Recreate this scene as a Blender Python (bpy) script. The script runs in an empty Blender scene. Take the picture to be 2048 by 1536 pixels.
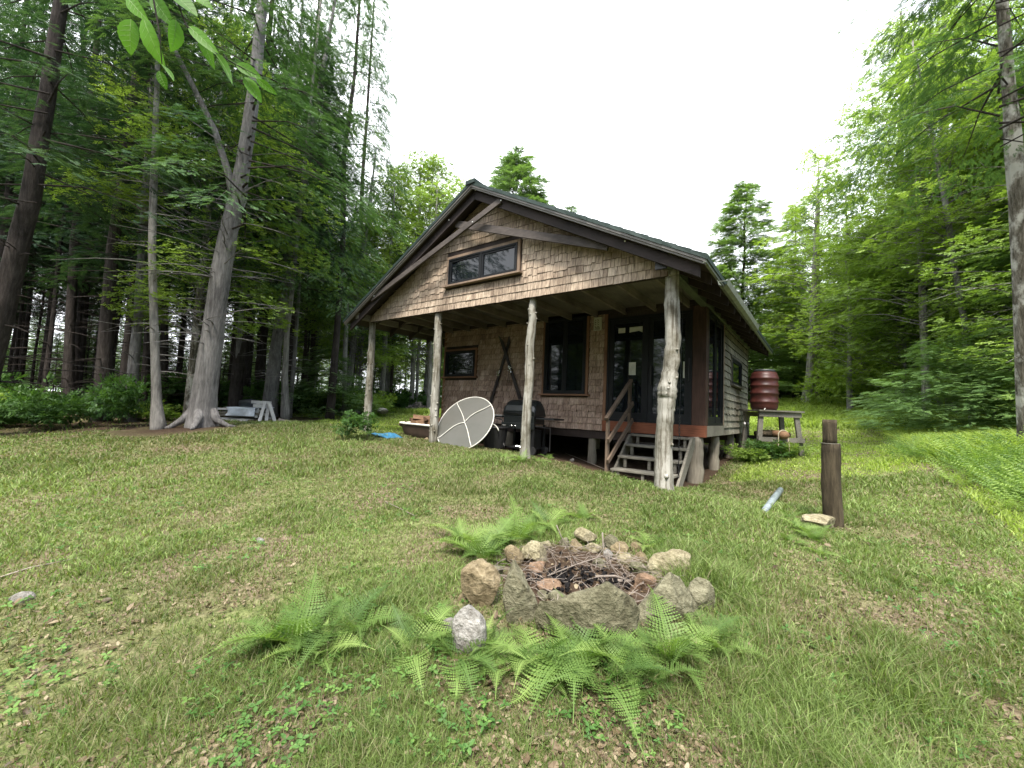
import bpy, math, random
import numpy as np
from mathutils import Vector, Matrix

# ---------------------------------------------------------------- camera, world, sun
scene = bpy.context.scene
C = scene.collection
CAM = np.array([1.6587, -5.7117, 1.0051]); F = 827.5          # focal length in pixels of a 2048 wide picture
RM = np.array([[0.80064, -0.599136, 0.003421], [0.597622, 0.798184, -0.075832], [0.042703, 0.062759, 0.997115]])
cam_data = bpy.data.cameras.new('camera'); cam = bpy.data.objects.new('camera', cam_data); C.objects.link(cam)
cam_data.sensor_width = 36.0; cam_data.lens = 36.0 * F / 2048.0
cam_data.clip_start = 0.05; cam_data.clip_end = 600
m = Matrix(((RM[0][0], RM[0][2], -RM[0][1]), (RM[1][0], RM[1][2], -RM[1][1]), (RM[2][0], RM[2][2], -RM[2][1]))).to_4x4()
m.translation = Vector(CAM); cam.matrix_world = m
scene.camera = cam

SUN_EL, SUN_AZ = 56.0, 30.0      # azimuth: degrees from -Y towards +X, the side the light comes from
world = bpy.data.worlds.new('World'); scene.world = world; world.use_nodes = True
wt = world.node_tree; wt.nodes.clear()
wo = wt.nodes.new('ShaderNodeOutputWorld'); bg = wt.nodes.new('ShaderNodeBackground'); bg.inputs['Strength'].default_value = 0.1
sky = wt.nodes.new('ShaderNodeTexSky'); sky.sky_type = 'NISHITA'; sky.sun_disc = False
sky.sun_elevation = math.radians(SUN_EL); sky.sun_rotation = math.radians(180 - SUN_AZ); sky.dust_density = 1.0
tc = wt.nodes.new('ShaderNodeTexCoord'); ns = wt.nodes.new('ShaderNodeTexNoise'); ns.inputs['Scale'].default_value = 2.2
ns.inputs['Detail'].default_value = 4
cr = wt.nodes.new('ShaderNodeValToRGB'); cr.color_ramp.elements[0].position = 0.3; cr.color_ramp.elements[1].position = 0.55
cr.color_ramp.elements[0].color = (0.72, 0.72, 0.72, 1)
mx = wt.nodes.new('ShaderNodeMixRGB'); mx.inputs['Color2'].default_value = (12.2, 12.6, 13.2, 1)
wt.links.new(tc.outputs['Generated'], ns.inputs['Vector']); wt.links.new(ns.outputs['Fac'], cr.inputs['Fac'])
sx_ = wt.nodes.new('ShaderNodeSeparateXYZ'); wt.links.new(tc.outputs['Generated'], sx_.inputs[0])     # the cloud thins out towards one side
mr_ = wt.nodes.new('ShaderNodeMapRange'); mr_.interpolation_type = 'SMOOTHSTEP'
for i_, v_ in ((1, -.02), (2, .3), (3, 1.0), (4, .3)): mr_.inputs[i_].default_value = v_
wt.links.new(sx_.outputs['X'], mr_.inputs[0]); mm_ = wt.nodes.new('ShaderNodeMath'); mm_.operation = 'MULTIPLY'
wt.links.new(cr.outputs['Color'], mm_.inputs[0]); wt.links.new(mr_.outputs[0], mm_.inputs[1]); wt.links.new(mm_.outputs[0], mx.inputs['Fac']); wt.links.new(sky.outputs['Color'], mx.inputs['Color1'])
wt.links.new(mx.outputs['Color'], bg.inputs['Color']); wt.links.new(bg.outputs['Background'], wo.inputs['Surface'])
sl = bpy.data.lights.new('sun', 'SUN'); sl.energy = 2.6; sl.angle = math.radians(12); sl.color = (1.0, 0.94, 0.84)
so = bpy.data.objects.new('sun', sl); C.objects.link(so)
el, az = math.radians(SUN_EL), math.radians(SUN_AZ)
sd = Vector((math.cos(el) * math.sin(az), -math.cos(el) * math.cos(az), math.sin(el)))
so.rotation_euler = sd.to_track_quat('Z', 'Y').to_euler()
scene.view_settings.view_transform = 'Standard'; scene.view_settings.look = 'None'
scene.view_settings.exposure = 1.76; scene.view_settings.gamma = 1.0
scene.cycles.max_bounces = 7; scene.cycles.diffuse_bounces = 3; scene.cycles.transmission_bounces = 4
scene.cycles.glossy_bounces = 2; scene.cycles.transparent_max_bounces = 4
scene.cycles.sample_clamp_indirect = 4; scene.cycles.use_denoising = True

# ---------------------------------------------------------------- helpers
rng = np.random.default_rng(7); random.seed(7)
def ray(u, v): return RM @ np.array([(u - 1024) / F, 1.0, (768 - v) / F])
def at(u, v, d): return CAM + ray(u, v) * d
def on_y(u, v, y): r = ray(u, v); return CAM + r * (y - CAM[1]) / r[1]
def on_x(u, v, x): r = ray(u, v); return CAM + r * (x - CAM[0]) / r[0]

CP = np.array([(1.66,-5.71,-.45),(0,0,.06),(-2.3,0,.2),(-4.5,0,.28),(-6.74,0,.36),(-.7,1.1,-.1),(-2.16,2.1,-.0),(-.1,2.1,-.13),(0,3.6,-.03),
 (-6.9,2.1,.25),(-4.5,2.1,.12),(-4,5,.15),(-9.1,-2.5,.36),(-12.5,0,.38),(-10.3,-5.2,.1),(-14,7.5,.66),(1.1,18.9,1.95),(1.05,6.3,.22),(.4,5.3,.12),
 (1.75,.2,-.13),(4.3,4.4,.68),(3.6,2.1,.12),(.33,-2.98,-.22),(-7.6,4.9,.42),(4.6,11.6,.85),(-5.5,-5.35,-.2),(-3,9,.42),(3,-3,-.35),(4.5,-1,.0),(-2.5,-5.5,-.36),
 (-.6,-1.4,-.02),(-2.6,-1.6,.1),(2.0,-1.6,-.2),(6,1,.4),
 (-60,-10,.8),(-40,40,.9),(0,60,4.5),(30,40,4.5),(40,0,3),(0,-30,-1.4),(-30,-30,-.5),(30,-30,-.2),(-20,-4,.4),(-22,14,.6),(10,22,2.4),(-8,25,1.0),(12,8,1.2),(12,-6,.3)], float)
def _k(d2): return 0.5 * d2 * np.log(d2 + 1e-9)
_n = len(CP); _d2 = ((CP[:, None, :2] - CP[None, :, :2]) ** 2).sum(-1)
_A = np.zeros((_n + 3, _n + 3)); _A[:_n, :_n] = _k(_d2) + np.eye(_n) * 0.25; _A[:_n, _n] = 1; _A[:_n, _n + 1:] = CP[:, :2]; _A[_n:, :_n] = _A[:_n, _n:].T
_w = np.linalg.solve(_A, np.concatenate([CP[:, 2], [0, 0, 0]]))
def vnoise(x, y, s, seed=0):
    x = np.asarray(x, float) / s + 1000.3; y = np.asarray(y, float) / s + 1000.7
    xi = np.floor(x); yi = np.floor(y); fx = x - xi; fy = y - yi; fx = fx * fx * (3 - 2 * fx); fy = fy * fy * (3 - 2 * fy)
    def h(a, b):
        v = np.sin(a * 127.1 + b * 311.7 + seed * 74.7) * 43758.5453
        return v - np.floor(v)
    return (h(xi, yi) * (1 - fx) + h(xi + 1, yi) * fx) * (1 - fy) + (h(xi, yi + 1) * (1 - fx) + h(xi + 1, yi + 1) * fx) * fy
def gz(x, y):
    x = np.atleast_1d(np.asarray(x, float)); y = np.atleast_1d(np.asarray(y, float))
    d2 = (x[:, None] - CP[None, :, 0]) ** 2 + (y[:, None] - CP[None, :, 1]) ** 2
    z = _k(d2) @ _w[:_n] + _w[_n] + x * _w[_n + 1] + y * _w[_n + 2]
    z = z + (vnoise(x, y, .9, 3) - .5) * .05 + (vnoise(x, y, .3, 5) - .5) * .018
    return z
def g(x, y): return float(gz(x, y)[0])
def gp(u, v):            # where the sight line through a picture point meets the ground
    r = ray(u, v); t = np.linspace(.6, 45, 1500); p = CAM[None] + t[:, None] * r[None]
    below = p[:, 2] < gz(p[:, 0], p[:, 1])
    i = int(np.argmax(below)) if below.any() else 1100
    return p[i]
def depth(p): return float(RM[:, 1] @ (np.asarray(p) - CAM))

MATS = {}
class NT:
    def __init__(s, name):
        s.m = bpy.data.materials.new(name); s.m.use_nodes = True; s.t = s.m.node_tree; s.b = s.t.nodes['Principled BSDF']; MATS[name] = s.m
    def n(s, typ, **kw):
        o = s.t.nodes.new(typ)
        for k, v in kw.items():
            if k in o.inputs: o.inputs[k].default_value = v
            else: setattr(o, k, v)
        return o
    def l(s, a, b): s.t.links.new(a, b)
    def noise(s, scale, detail=3, stretch=None, coord='Object', rough=.6):
        tcn = s.n('ShaderNodeTexCoord'); mp = s.n('ShaderNodeMapping')
        mp.inputs['Scale'].default_value = stretch or (1, 1, 1)
        s.l(tcn.outputs[coord], mp.inputs['Vector'])
        nn = s.n('ShaderNodeTexNoise', Scale=scale, Detail=detail, Roughness=rough); s.l(mp.outputs['Vector'], nn.inputs['Vector'])
        return nn.outputs['Fac']
    def ramp(s, fac, stops):
        r = s.n('ShaderNodeValToRGB'); e = r.color_ramp.elements
        while len(e) < len(stops): e.new(.5)
        for q, (p, c) in zip(e, stops): q.position = p; q.color = (*c, 1)
        s.l(fac, r.inputs['Fac']); return r.outputs['Color']
    def mix(s, fac, a, b, typ='MIX'):
        x = s.n('ShaderNodeMixRGB', blend_type=typ)
        for sock, v in ((x.inputs['Fac'], fac), (x.inputs['Color1'], a), (x.inputs['Color2'], b)):
            if isinstance(v, (int, float)): sock.default_value = v
            elif isinstance(v, tuple): sock.default_value = (*v, 1)
            else: s.l(v, sock)
        return x.outputs['Color']
    def attr(s, name): a = s.n('ShaderNodeAttribute', attribute_name=name); return a.outputs['Fac']
    def rnd(s): return s.n('ShaderNodeObjectInfo').outputs['Random']
    def bump(s, h, strength=.3, dist=.01):
        b = s.n('ShaderNodeBump', Strength=strength, Distance=dist); s.l(h, b.inputs['Height']); s.l(b.outputs['Normal'], s.b.inputs['Normal'])
    def done(s, col, rough=.8, spec=.3, metal=0):
        if isinstance(col, tuple): s.b.inputs['Base Color'].default_value = (*col, 1)
        else: s.l(col, s.b.inputs['Base Color'])
        s.b.inputs['Roughness'].default_value = rough; s.b.inputs['Specular IOR Level'].default_value = spec; s.b.inputs['Metallic'].default_value = metal
        return s.m

def mat_wood(name, dark, light, rough=.75, scale=6, stretch=(9, 9, .6), var=False, bump=.25):
    t = NT(name); f = t.noise(scale, 5, stretch); c = t.ramp(f, [(.3, dark), (.72, light)])
    f2 = t.noise(1.3, 3); c = t.mix(.45, c, t.ramp(f2, [(.35, tuple(x * .55 for x in dark)), (.6, light)]))
    if var: c = t.mix(1, c, t.ramp(t.attr('var'), [(0, (.45, .42, .42)), (.5, (.85, .82, .8)), (1, (1.15, 1.1, 1.0))]), 'MULTIPLY')
    t.bump(f, bump, .008); return t.done(c, rough, .25)
def shingle_mat(name, dark, mid, light, stain=.5):
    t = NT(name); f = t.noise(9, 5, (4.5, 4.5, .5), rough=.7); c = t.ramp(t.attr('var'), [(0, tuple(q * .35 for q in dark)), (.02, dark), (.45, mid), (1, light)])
    c = t.mix(1, c, t.ramp(f, [(.34, (.45, .43, .42)), (.6, (1.1, 1.08, 1.05))]), 'MULTIPLY')
    f3 = t.noise(1.7, 5, (1, 1, .8)); c = t.mix(1, c, t.ramp(f3, [(.34, (stain, stain * .97, stain * .95)), (.55, (1, 1, 1))]), 'MULTIPLY')
    t.bump(f, .4, .004); return t.done(c, .85, .15)
shingle_mat('cedar_shingles', (.25, .192, .148), (.385, .308, .24), (.47, .39, .31), .5)
shingle_mat('porch_shingles', (.25, .175, .14), (.39, .285, .23), (.52, .41, .34), .66)
shingle_mat('grey_shingles', (.17, .165, .135), (.26, .25, .205), (.34, .33, .275), .6)
mat_wood('dark_timber', (.018, .013, .012), (.05, .036, .031))
mat_wood('barge_timber', (.012, .009, .009), (.036, .027, .025), stretch=(1.5, 9, 5))
mat_wood('truss_timber', (.03, .025, .024), (.095, .08, .072), stretch=(1.5, 9, 5))
mat_wood('trim_cedar', (.12, .06, .035), (.24, .13, .08))
mat_wood('trim_weathered', (.12, .085, .065), (.25, .18, .13))
mat_wood('red_beam', (.1, .035, .02), (.24, .085, .045), stretch=(.6, 9, 9))
mat_wood('ceiling_boards', (.06, .053, .05), (.17, .15, .135), stretch=(9, .5, 9))
mat_wood('joist_wood', (.07, .06, .052), (.19, .16, .135), stretch=(9, .5, 9))
mat_wood('grey_board', (.085, .078, .062), (.22, .205, .17), stretch=(2, 9, 6), var=False)
mat_wood('pale_board', (.35, .34, .33), (.62, .61, .6))
mat_wood('brown_rail', (.06, .042, .03), (.17, .125, .09))
mat_wood('green_beam', (.05, .06, .04), (.1, .115, .075), stretch=(6, .6, 6))
mat_wood('dark_red_post', (.03, .018, .014), (.085, .045, .034))
def mat_post():
    t = NT('peeled_log'); f = t.noise(14, 5, (1, 1, .12)); c = t.ramp(f, [(.28, (.09, .085, .07)), (.46, (.25, .24, .21)), (.72, (.42, .41, .375))])
    f2 = t.noise(3.0, 3, (1, 1, .5)); c = t.mix(.55, c, t.ramp(f2, [(.35, (.16, .155, .125)), (.6, (.36, .345, .31))]))
    c = t.mix(1, c, t.ramp(t.noise(30, 4, (1, 1, .05), rough=.7), [(.4, (.45, .42, .38)), (.5, (1, 1, 1))]), 'MULTIPLY')
    c = t.mix(1, c, t.ramp(t.noise(2.2, 5, rough=.7), [(.36, (.5, .47, .4)), (.52, (1, 1, 1))]), 'MULTIPLY')
    t.bump(f, .7, .015); return t.done(c, .85, .2)
mat_post()
mat_wood('pier_log', (.07, .06, .048), (.27, .24, .19), stretch=(9, 9, .5), bump=.6)
def mat_bark(name, a, b, scale=10, lichen=None):
    t = NT(name); f = t.noise(scale, 7, (2.2, 2.2, .28), rough=.75); c = t.ramp(f, [(.36, tuple(x * .45 for x in a)), (.47, a), (.62, b)])
    if lichen: c = t.mix(t.ramp(t.noise(4, 5, (1, 1, .6)), [(.5, (0, 0, 0)), (.6, (1, 1, 1))]), c, lichen)
    else: c = t.mix(.5, c, t.ramp(t.noise(1.6, 3), [(.3, tuple(x * .6 for x in a)), (.65, b)]))
    t.bump(f, 1.0, .06); return t.done(c, .9, .15)
mat_bark('grey_bark', (.12, .112, .11), (.3, .285, .275))
mat_bark('dark_bark', (.03, .025, .022), (.09, .075, .068))
mat_bark('pale_bark', (.14, .13, .12), (.36, .34, .31), 7)
mat_bark('mottled_bark', (.09, .08, .06), (.22, .2, .165), 9, (.42, .41, .36))
mat_bark('stump_bark', (.035, .028, .018), (.125, .1, .065), 8)
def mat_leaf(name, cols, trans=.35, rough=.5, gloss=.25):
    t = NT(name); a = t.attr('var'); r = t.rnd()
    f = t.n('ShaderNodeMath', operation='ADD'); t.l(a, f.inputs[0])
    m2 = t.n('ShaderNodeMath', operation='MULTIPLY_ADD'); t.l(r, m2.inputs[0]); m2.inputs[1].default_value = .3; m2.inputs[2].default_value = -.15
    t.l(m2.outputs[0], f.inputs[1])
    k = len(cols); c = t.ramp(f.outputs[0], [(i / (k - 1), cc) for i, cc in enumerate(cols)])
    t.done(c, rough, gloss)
    tr = t.n('ShaderNodeBsdfTranslucent'); t.l(t.mix(1, c, (1.25, 1.35, .6), 'MULTIPLY'), tr.inputs['Color'])
    ms = t.n('ShaderNodeMixShader', Fac=trans); out = t.t.nodes['Material Output']
    t.l(t.b.outputs[0], ms.inputs[1]); t.l(tr.outputs[0], ms.inputs[2]); t.l(ms.outputs[0], out.inputs['Surface'])
mat_leaf('shaded_hemlock', [(.012, .03, .02), (.028, .06, .034), (.065, .115, .05)])  # forest shade put into the colour: the darker of two hemlock greens
mat_leaf('sunlit_hemlock', [(.025, .06, .03), (.055, .11, .045), (.11, .19, .065)])  # sunlight put into the colour: lighter copy of the hemlock green
mat_leaf('fir_needles', [(.07, .125, .05), (.12, .2, .065), (.19, .29, .085)])
mat_leaf('spruce_needles', [(.07, .13, .05), (.11, .19, .065), (.17, .27, .09)])
mat_leaf('maple_leaves', [(.12, .19, .045), (.19, .28, .06), (.29, .39, .09)], .45)
mat_leaf('bright_leaves', [(.17, .25, .045), (.25, .35, .06), (.34, .44, .1)], .5)
mat_leaf('shrub_leaves', [(.03, .075, .02), (.055, .12, .03), (.09, .17, .045)], .4)
mat_leaf('beech_leaves', [(.05, .13, .018), (.085, .2, .028), (.13, .28, .04)], .48, .5, .2)
mat_leaf('fern_green', [(.08, .145, .04), (.15, .24, .06), (.27, .37, .11)], .45)
mat_leaf('grass_green', [(.32, .28, .17), (.1, .12, .035), (.105, .155, .04), (.165, .235, .065), (.29, .37, .13)], .4, .55, .3)
mat_leaf('meadow_green', [(.19, .25, .06), (.26, .35, .07), (.34, .44, .1), (.42, .5, .14)], .45)
mat_leaf('litter_brown', [(.055, .038, .022), (.12, .085, .05), (.19, .145, .09), (.3, .25, .165)], .15)
mat_leaf('clover_green', [(.05, .12, .025), (.08, .17, .04), (.15, .26, .06)], .35)
def plain(name, col, rough=.5, spec=.5, metal=0, nz=.25, scale=8, bump=0):
    t = NT(name); c = t.mix(1, col, t.ramp(t.noise(scale, 4), [(.3, (1 - nz,) * 3), (.7, (1 + nz * .4,) * 3)]), 'MULTIPLY')
    if bump: t.bump(t.noise(scale * 3, 4), bump, .01)
    return t.done(c, rough, spec, metal)
plain('roof_green', (.02, .035, .03), .6, .3, scale=5, bump=.5)
plain('roof_edge', (.13, .12, .11), .5, .4)
plain('bronze_frame', (.008, .009, .011), .6, .25)
plain('bolt_metal', (.75, .75, .75), .3, .6)
plain('black_enamel', (.018, .021, .021), .32, .5)
plain('black_metal', (.012, .012, .013), .5, .4)
plain('dark_rubber', (.02, .02, .02), .8)
plain('white_paint', (.72, .7, .64), .5)
plain('white_metal', (.55, .54, .49), .4)
plain('chrome', (.8, .8, .8), .2, .5, 1)
plain('shelf_top', (.42, .41, .39), .5)
plain('gutter_metal', (.17, .19, .15), .6, nz=.4)
plain('barrel_red', (.062, .017, .013), .45, .4, nz=.6, scale=4)
plain('disc_rim', (.45, .44, .4), .5)
plain('barrel_lid', (.03, .033, .033), .5)
plain('grey_tarp', (.58, .62, .68), .5, .3, nz=.3, scale=4, bump=.5)
plain('dark_tarp', (.012, .015, .02), .5)
plain('blue_tarp', (.035, .15, .27), .5, nz=.3)
plain('tub_iron', (.05, .03, .022), .7, nz=.5, scale=5)
plain('tub_enamel', (.75, .73, .68), .3)
plain('paper', (.5, .5, .46), .8)
plain('plaque', (.4, .38, .3), .7)
plain('ski_black', (.022, .014, .016), .35)
plain('rope_tan', (.42, .36, .25), .8)
plain('leaf_vein', (.2, .32, .09), .6)
plain('charcoal', (.012, .011, .011), .9, .1)
plain('steel_pipe', (.2, .24, .25), .5, nz=.5, scale=12)
mat_wood('split_wood', (.09, .055, .033), (.24, .145, .088), stretch=(7, 1, 7), var=True)
mat_wood('old_firewood', (.12, .105, .095), (.42, .38, .36), stretch=(4, 4, 4), var=True)
mat_wood('stick_grey', (.1, .08, .065), (.33, .28, .24))
def glass(name, tint, rough=.03):
    t = NT(name); f = t.noise(.7, 2); b = t.n('ShaderNodeBump', Strength=.04, Distance=.02); t.l(f, b.inputs['Height']); t.l(b.outputs['Normal'], t.b.inputs['Normal'])
    t.done(tint, rough, .38)
glass('window_glass', (.006, .008, .011))
def frosted():
    t = NT('frosted_glass'); c = t.mix(t.noise(3, 4), (.21, .205, .19), (.14, .145, .125)); t.done(c, .4, .4)
    t.b.inputs['Transmission Weight'].default_value = .45; t.b.inputs['Alpha'].default_value = .7
frosted()
def mat_stone(name, a, b, c3):
    t = NT(name); f = t.noise(7, 7, (1, 1, 1.5), rough=.78); c = t.ramp(f, [(.28, a), (.5, b), (.72, c3)])
    f2 = t.noise(26, 4); c = t.mix(1, c, t.ramp(f2, [(.35, (.62, .6, .56)), (.6, (1.1, 1.1, 1.08))]), 'MULTIPLY')
    c = t.mix(1, c, t.ramp(t.rnd(), [(0, (.85, .82, .76)), (1, (1.1, 1.08, 1.05))]), 'MULTIPLY')
    hs = t.n('ShaderNodeMath', operation='ADD'); t.l(f, hs.inputs[0]); t.l(f2, hs.inputs[1]); t.bump(hs.outputs[0], 1.0, .035); t.done(c, .85, .2)
mat_stone('tan_stone', (.09, .07, .04), (.22, .18, .115), (.36, .31, .22))
mat_stone('grey_stone', (.06, .058, .035), (.17, .165, .115), (.31, .3, .22))
mat_stone('pale_stone', (.11, .095, .055), (.27, .245, .165), (.42, .39, .29))
mat_stone('speckled_stone', (.1, .095, .09), (.25, .245, .24), (.46, .45, .44))
mat_stone('red_stone', (.13, .085, .06), (.25, .17, .12), (.36, .27, .2))
def mat_ground():
    t = NT('ground_soil'); f = t.noise(1.1, 6, rough=.65); f2 = t.noise(22, 5, rough=.75); f3 = t.noise(.35, 3)
    grass = t.ramp(f2, [(.3, (.035, .045, .016)), (.5, (.11, .13, .045)), (.72, (.26, .27, .12))])
    soil = t.ramp(f2, [(.3, (.05, .036, .024)), (.5, (.14, .105, .07)), (.72, (.29, .235, .17))])
    c = t.mix(t.ramp(f, [(.42, (0, 0, 0)), (.6, (1, 1, 1))]), grass, soil)
    bare = t.attr('bare'); c = t.mix(bare, c, t.ramp(f2, [(.3, (.022, .015, .01)), (.7, (.09, .06, .04))]))
    t.bump(f2, .8, .03); t.done(c, .95, .1)
mat_ground()

def mesh(name, V, Fc, mat, parent=None, loc=None, var=None, smooth=False, attr='var'):
    """one mesh object from world coordinates; Fc is an (n,3|4) array or a list of tuples"""
    V = np.asarray(V, np.float64).reshape(-1, 3)
    o_ = np.array(parent['_o']) if parent is not None else (np.array(loc, float) if loc is not None else None)
    if o_ is None:
        o_ = np.array([V[:, 0].mean(), V[:, 1].mean(), V[:, 2].min()])
    me = bpy.data.meshes.new(name)
    if isinstance(Fc, np.ndarray):
        nf, k = Fc.shape; me.vertices.add(len(V)); me.vertices.foreach_set('co', (V - o_).astype(np.float32).ravel())
        me.loops.add(nf * k); me.loops.foreach_set('vertex_index', Fc.astype(np.int32).ravel())
        me.polygons.add(nf); me.polygons.foreach_set('loop_start', np.arange(0, nf * k, k, dtype=np.int32))
        me.update(calc_edges=True)
    else:
        me.from_pydata([tuple(v) for v in (V - o_)], [], Fc)
    if var is not None:
        a = me.attributes.new(attr, 'FLOAT', 'FACE' if len(var) == len(me.polygons) else 'POINT'); a.data.foreach_set('value', np.asarray(var, np.float32))
    if smooth: me.polygons.foreach_set('use_smooth', np.ones(len(me.polygons), bool))
    me.materials.append(MATS[mat]); o = bpy.data.objects.new(name, me); C.objects.link(o)
    if parent is not None: o.parent = parent
    else: o.location = o_
    o['_o'] = [float(q) for q in o_]
    return o
def tag(o, label=None, cat=None, group=None, kind=None):
    for k, v in (('label', label), ('category', cat), ('group', group), ('kind', kind)):
        if v: o[k] = v
    return o
def thing(name, label, cat, loc, group=None):
    o = bpy.data.objects.new(name, None); C.objects.link(o); o.location = tuple(float(x) for x in loc); o.empty_display_size = .1
    o['_o'] = [float(x) for x in loc]; return tag(o, label, cat, group)

class MB:
    def __init__(s): s.v = []; s.f = []; s.var = []
    def add(s, V, Fc, var=None):
        b = len(s.v); s.v += [tuple(map(float, x)) for x in V]; s.f += [tuple(int(i) + b for i in q) for q in Fc]
        s.var += list(var) if isinstance(var, (list, tuple)) else [(random.random() if var is None else var)] * len(Fc)
    def box(s, a, b, var=None, j=0):
        x0, y0, z0 = a; x1, y1, z1 = b
        s.add([(x0,y0,z0),(x1,y0,z0),(x1,y1,z0),(x0,y1,z0),(x0,y0,z1),(x1,y0,z1),(x1,y1,z1),(x0,y1,z1)],
              [(0,3,2,1),(4,5,6,7),(0,1,5,4),(1,2,6,5),(2,3,7,6),(3,0,4,7)], var); return s
    def beam(s, p, q, w, h, up=(0, 0, 1), var=None):
        """a board from p to q, w wide, h deep along up"""
        p = Vector(p); q = Vector(q); d = (q - p).normalized(); u = Vector(up); sd_ = d.cross(u).normalized(); u = sd_.cross(d).normalized()
        V = []
        for c in (p, q):
            for a, b in ((-1, -1), (1, -1), (1, 1), (-1, 1)): V.append(c + sd_ * (a * w / 2) + u * (b * h / 2))
        s.add(V, [(0,1,2,3),(7,6,5,4),(0,4,5,1),(1,5,6,2),(2,6,7,3),(3,7,4,0)], var); return s
    def tube(s, pts, rad, n=8, var=None, rough=0, cap=True):
        pts = [Vector(p) for p in pts]
        if not hasattr(rad, '__len__'): rad = [rad] * len(pts)
        V = []; Fc = []; prev = None
        for i, p in enumerate(pts):
            d = (pts[min(i + 1, len(pts) - 1)] - pts[max(i - 1, 0)]).normalized()
            if prev is None: a = d.cross(Vector((0, 0, 1)) if abs(d.z) < .9 else Vector((1, 0, 0))).normalized()
            else: a = (prev - d * prev.dot(d)).normalized()
            prev = a; b = d.cross(a)
            for k in range(n):
                t = 2 * math.pi * k / n; r = rad[i] * (1 + (random.uniform(-rough, rough) if rough else 0))
                V.append(p + (a * math.cos(t) + b * math.sin(t)) * r)
        for i in range(len(pts) - 1):
            for k in range(n): Fc.append((i*n+k, i*n+(k+1)%n, (i+1)*n+(k+1)%n, (i+1)*n+k))
        if cap: Fc.append(tuple(range(n-1, -1, -1))); Fc.append(tuple((len(pts)-1)*n+k for k in range(n)))
        s.add(V, Fc, var); return s
    def lathe(s, c, prof, n=24, var=None, axis='z'):
        V = []; Fc = []
        for r, z in prof:
            for k in range(n):
                t = 2*math.pi*k/n; V.append((c[0]+r*math.cos(t), c[1]+r*math.sin(t), c[2]+z))
        for i in range(len(prof)-1):
            for k in range(n): Fc.append((i*n+k, i*n+(k+1)%n, (i+1)*n+(k+1)%n, (i+1)*n+k))
        Fc.append(tuple(range(n-1,-1,-1))); Fc.append(tuple((len(prof)-1)*n+k for k in range(n)))
        s.add(V, Fc, var); return s
    def ball(s, c, r, n=8, m_=5, sq=(1, 1, 1), var=None):
        s.lathe(c, [(max(r*math.sin(math.pi*i/m_), r*.02)*sq[0], -r*math.cos(math.pi*i/m_)*sq[2]) for i in range(m_+1)], n, var); return s
    def build(s, name, mat, parent=None, smooth=False, loc=None, bevel=0):
        o = mesh(name, np.array(s.v), s.f, mat, parent, loc, var=s.var, smooth=smooth)
        if bevel:
            b = o.modifiers.new('bevel', 'BEVEL'); b.width = bevel; b.segments = 2; b.limit_method = 'ANGLE'
        return o
# ---------------------------------------------------------------- ground
def build_ground():
    def axis(lo, hi, cs):
        a = [cs]; st = .14
        while a[-1] < hi: a.append(a[-1] + st); st *= 1.012 if a[-1] - cs < 14 else 1.09
        b = [cs]; st = .14
        while b[-1] > lo: b.append(b[-1] - st); st *= 1.012 if cs - b[-1] < 14 else 1.09
        return np.array(sorted(set(a + b)))
    xs = axis(-110, 110, 0.); ys = axis(-70, 130, -2.)
    X, Y = np.meshgrid(xs, ys); x = X.ravel(); y = Y.ravel(); z = gz(x, y)
    nx = len(xs); i = np.arange(len(ys) - 1)[:, None] * nx + np.arange(nx - 1)[None]
    i = i.ravel(); Fc = np.stack([i, i + 1, i + nx + 1, i + nx], 1)
    xx = x; yy = y
    under = ((xx > -6.9) & (xx < .1) & (yy > .9) & (yy < 7.6)).astype(float)
    pit = (np.hypot(xx - .33, (yy + 2.95)) < .62).astype(float)
    pad = np.clip(1.3 - np.hypot(xx + 9.1, yy + 2.9) / 1.6, 0, 1) + np.clip(1.2 - np.hypot(xx + 12.3, (yy - .2)) / 2.2, 0, 1)
    forest = np.clip((forest_in(xx, yy)) , 0, 1)
    bare = np.clip(under + pit + pad + forest * .8, 0, 1)
    o = mesh('ground', np.stack([x, y, z], 1), Fc, 'ground_soil', None, (0, 0, 0), var=bare, smooth=True, attr='bare'); tag(o, 'grassy clearing sloping up to the cabin', None, None, 'structure')
EDGE = np.array([(-30, -12), (-13, -9.0), (-11.0, -6.5), (-9.9, -4.4), (-10.2, -2.2), (-12.6, .6), (-16, 2.6), (-17.5, 6), (-18.5, 11), (-15, 17), (-8, 21), (0, 24), (5, 22), (6.2, 15), (6.6, 10), (6.8, 6), (7.2, 3), (8, 0), (9.5, -5), (9, -12), (0, -15), (-12, -14)], float)
def in_clearing(x, y):
    x = np.asarray(x, float); y = np.asarray(y, float); ins = np.zeros(x.shape, bool); P = EDGE[1:]; n = len(P)
    for i in range(n):
        x1, y1 = P[i]; x2, y2 = P[(i + 1) % n]
        c = ((y1 > y) != (y2 > y)) & (x < (x2 - x1) * (y - y1) / (y2 - y1 + 1e-12) + x1); ins ^= c
    return ins
def forest_in(x, y): return (~in_clearing(x, y)).astype(float)
build_ground()

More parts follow.
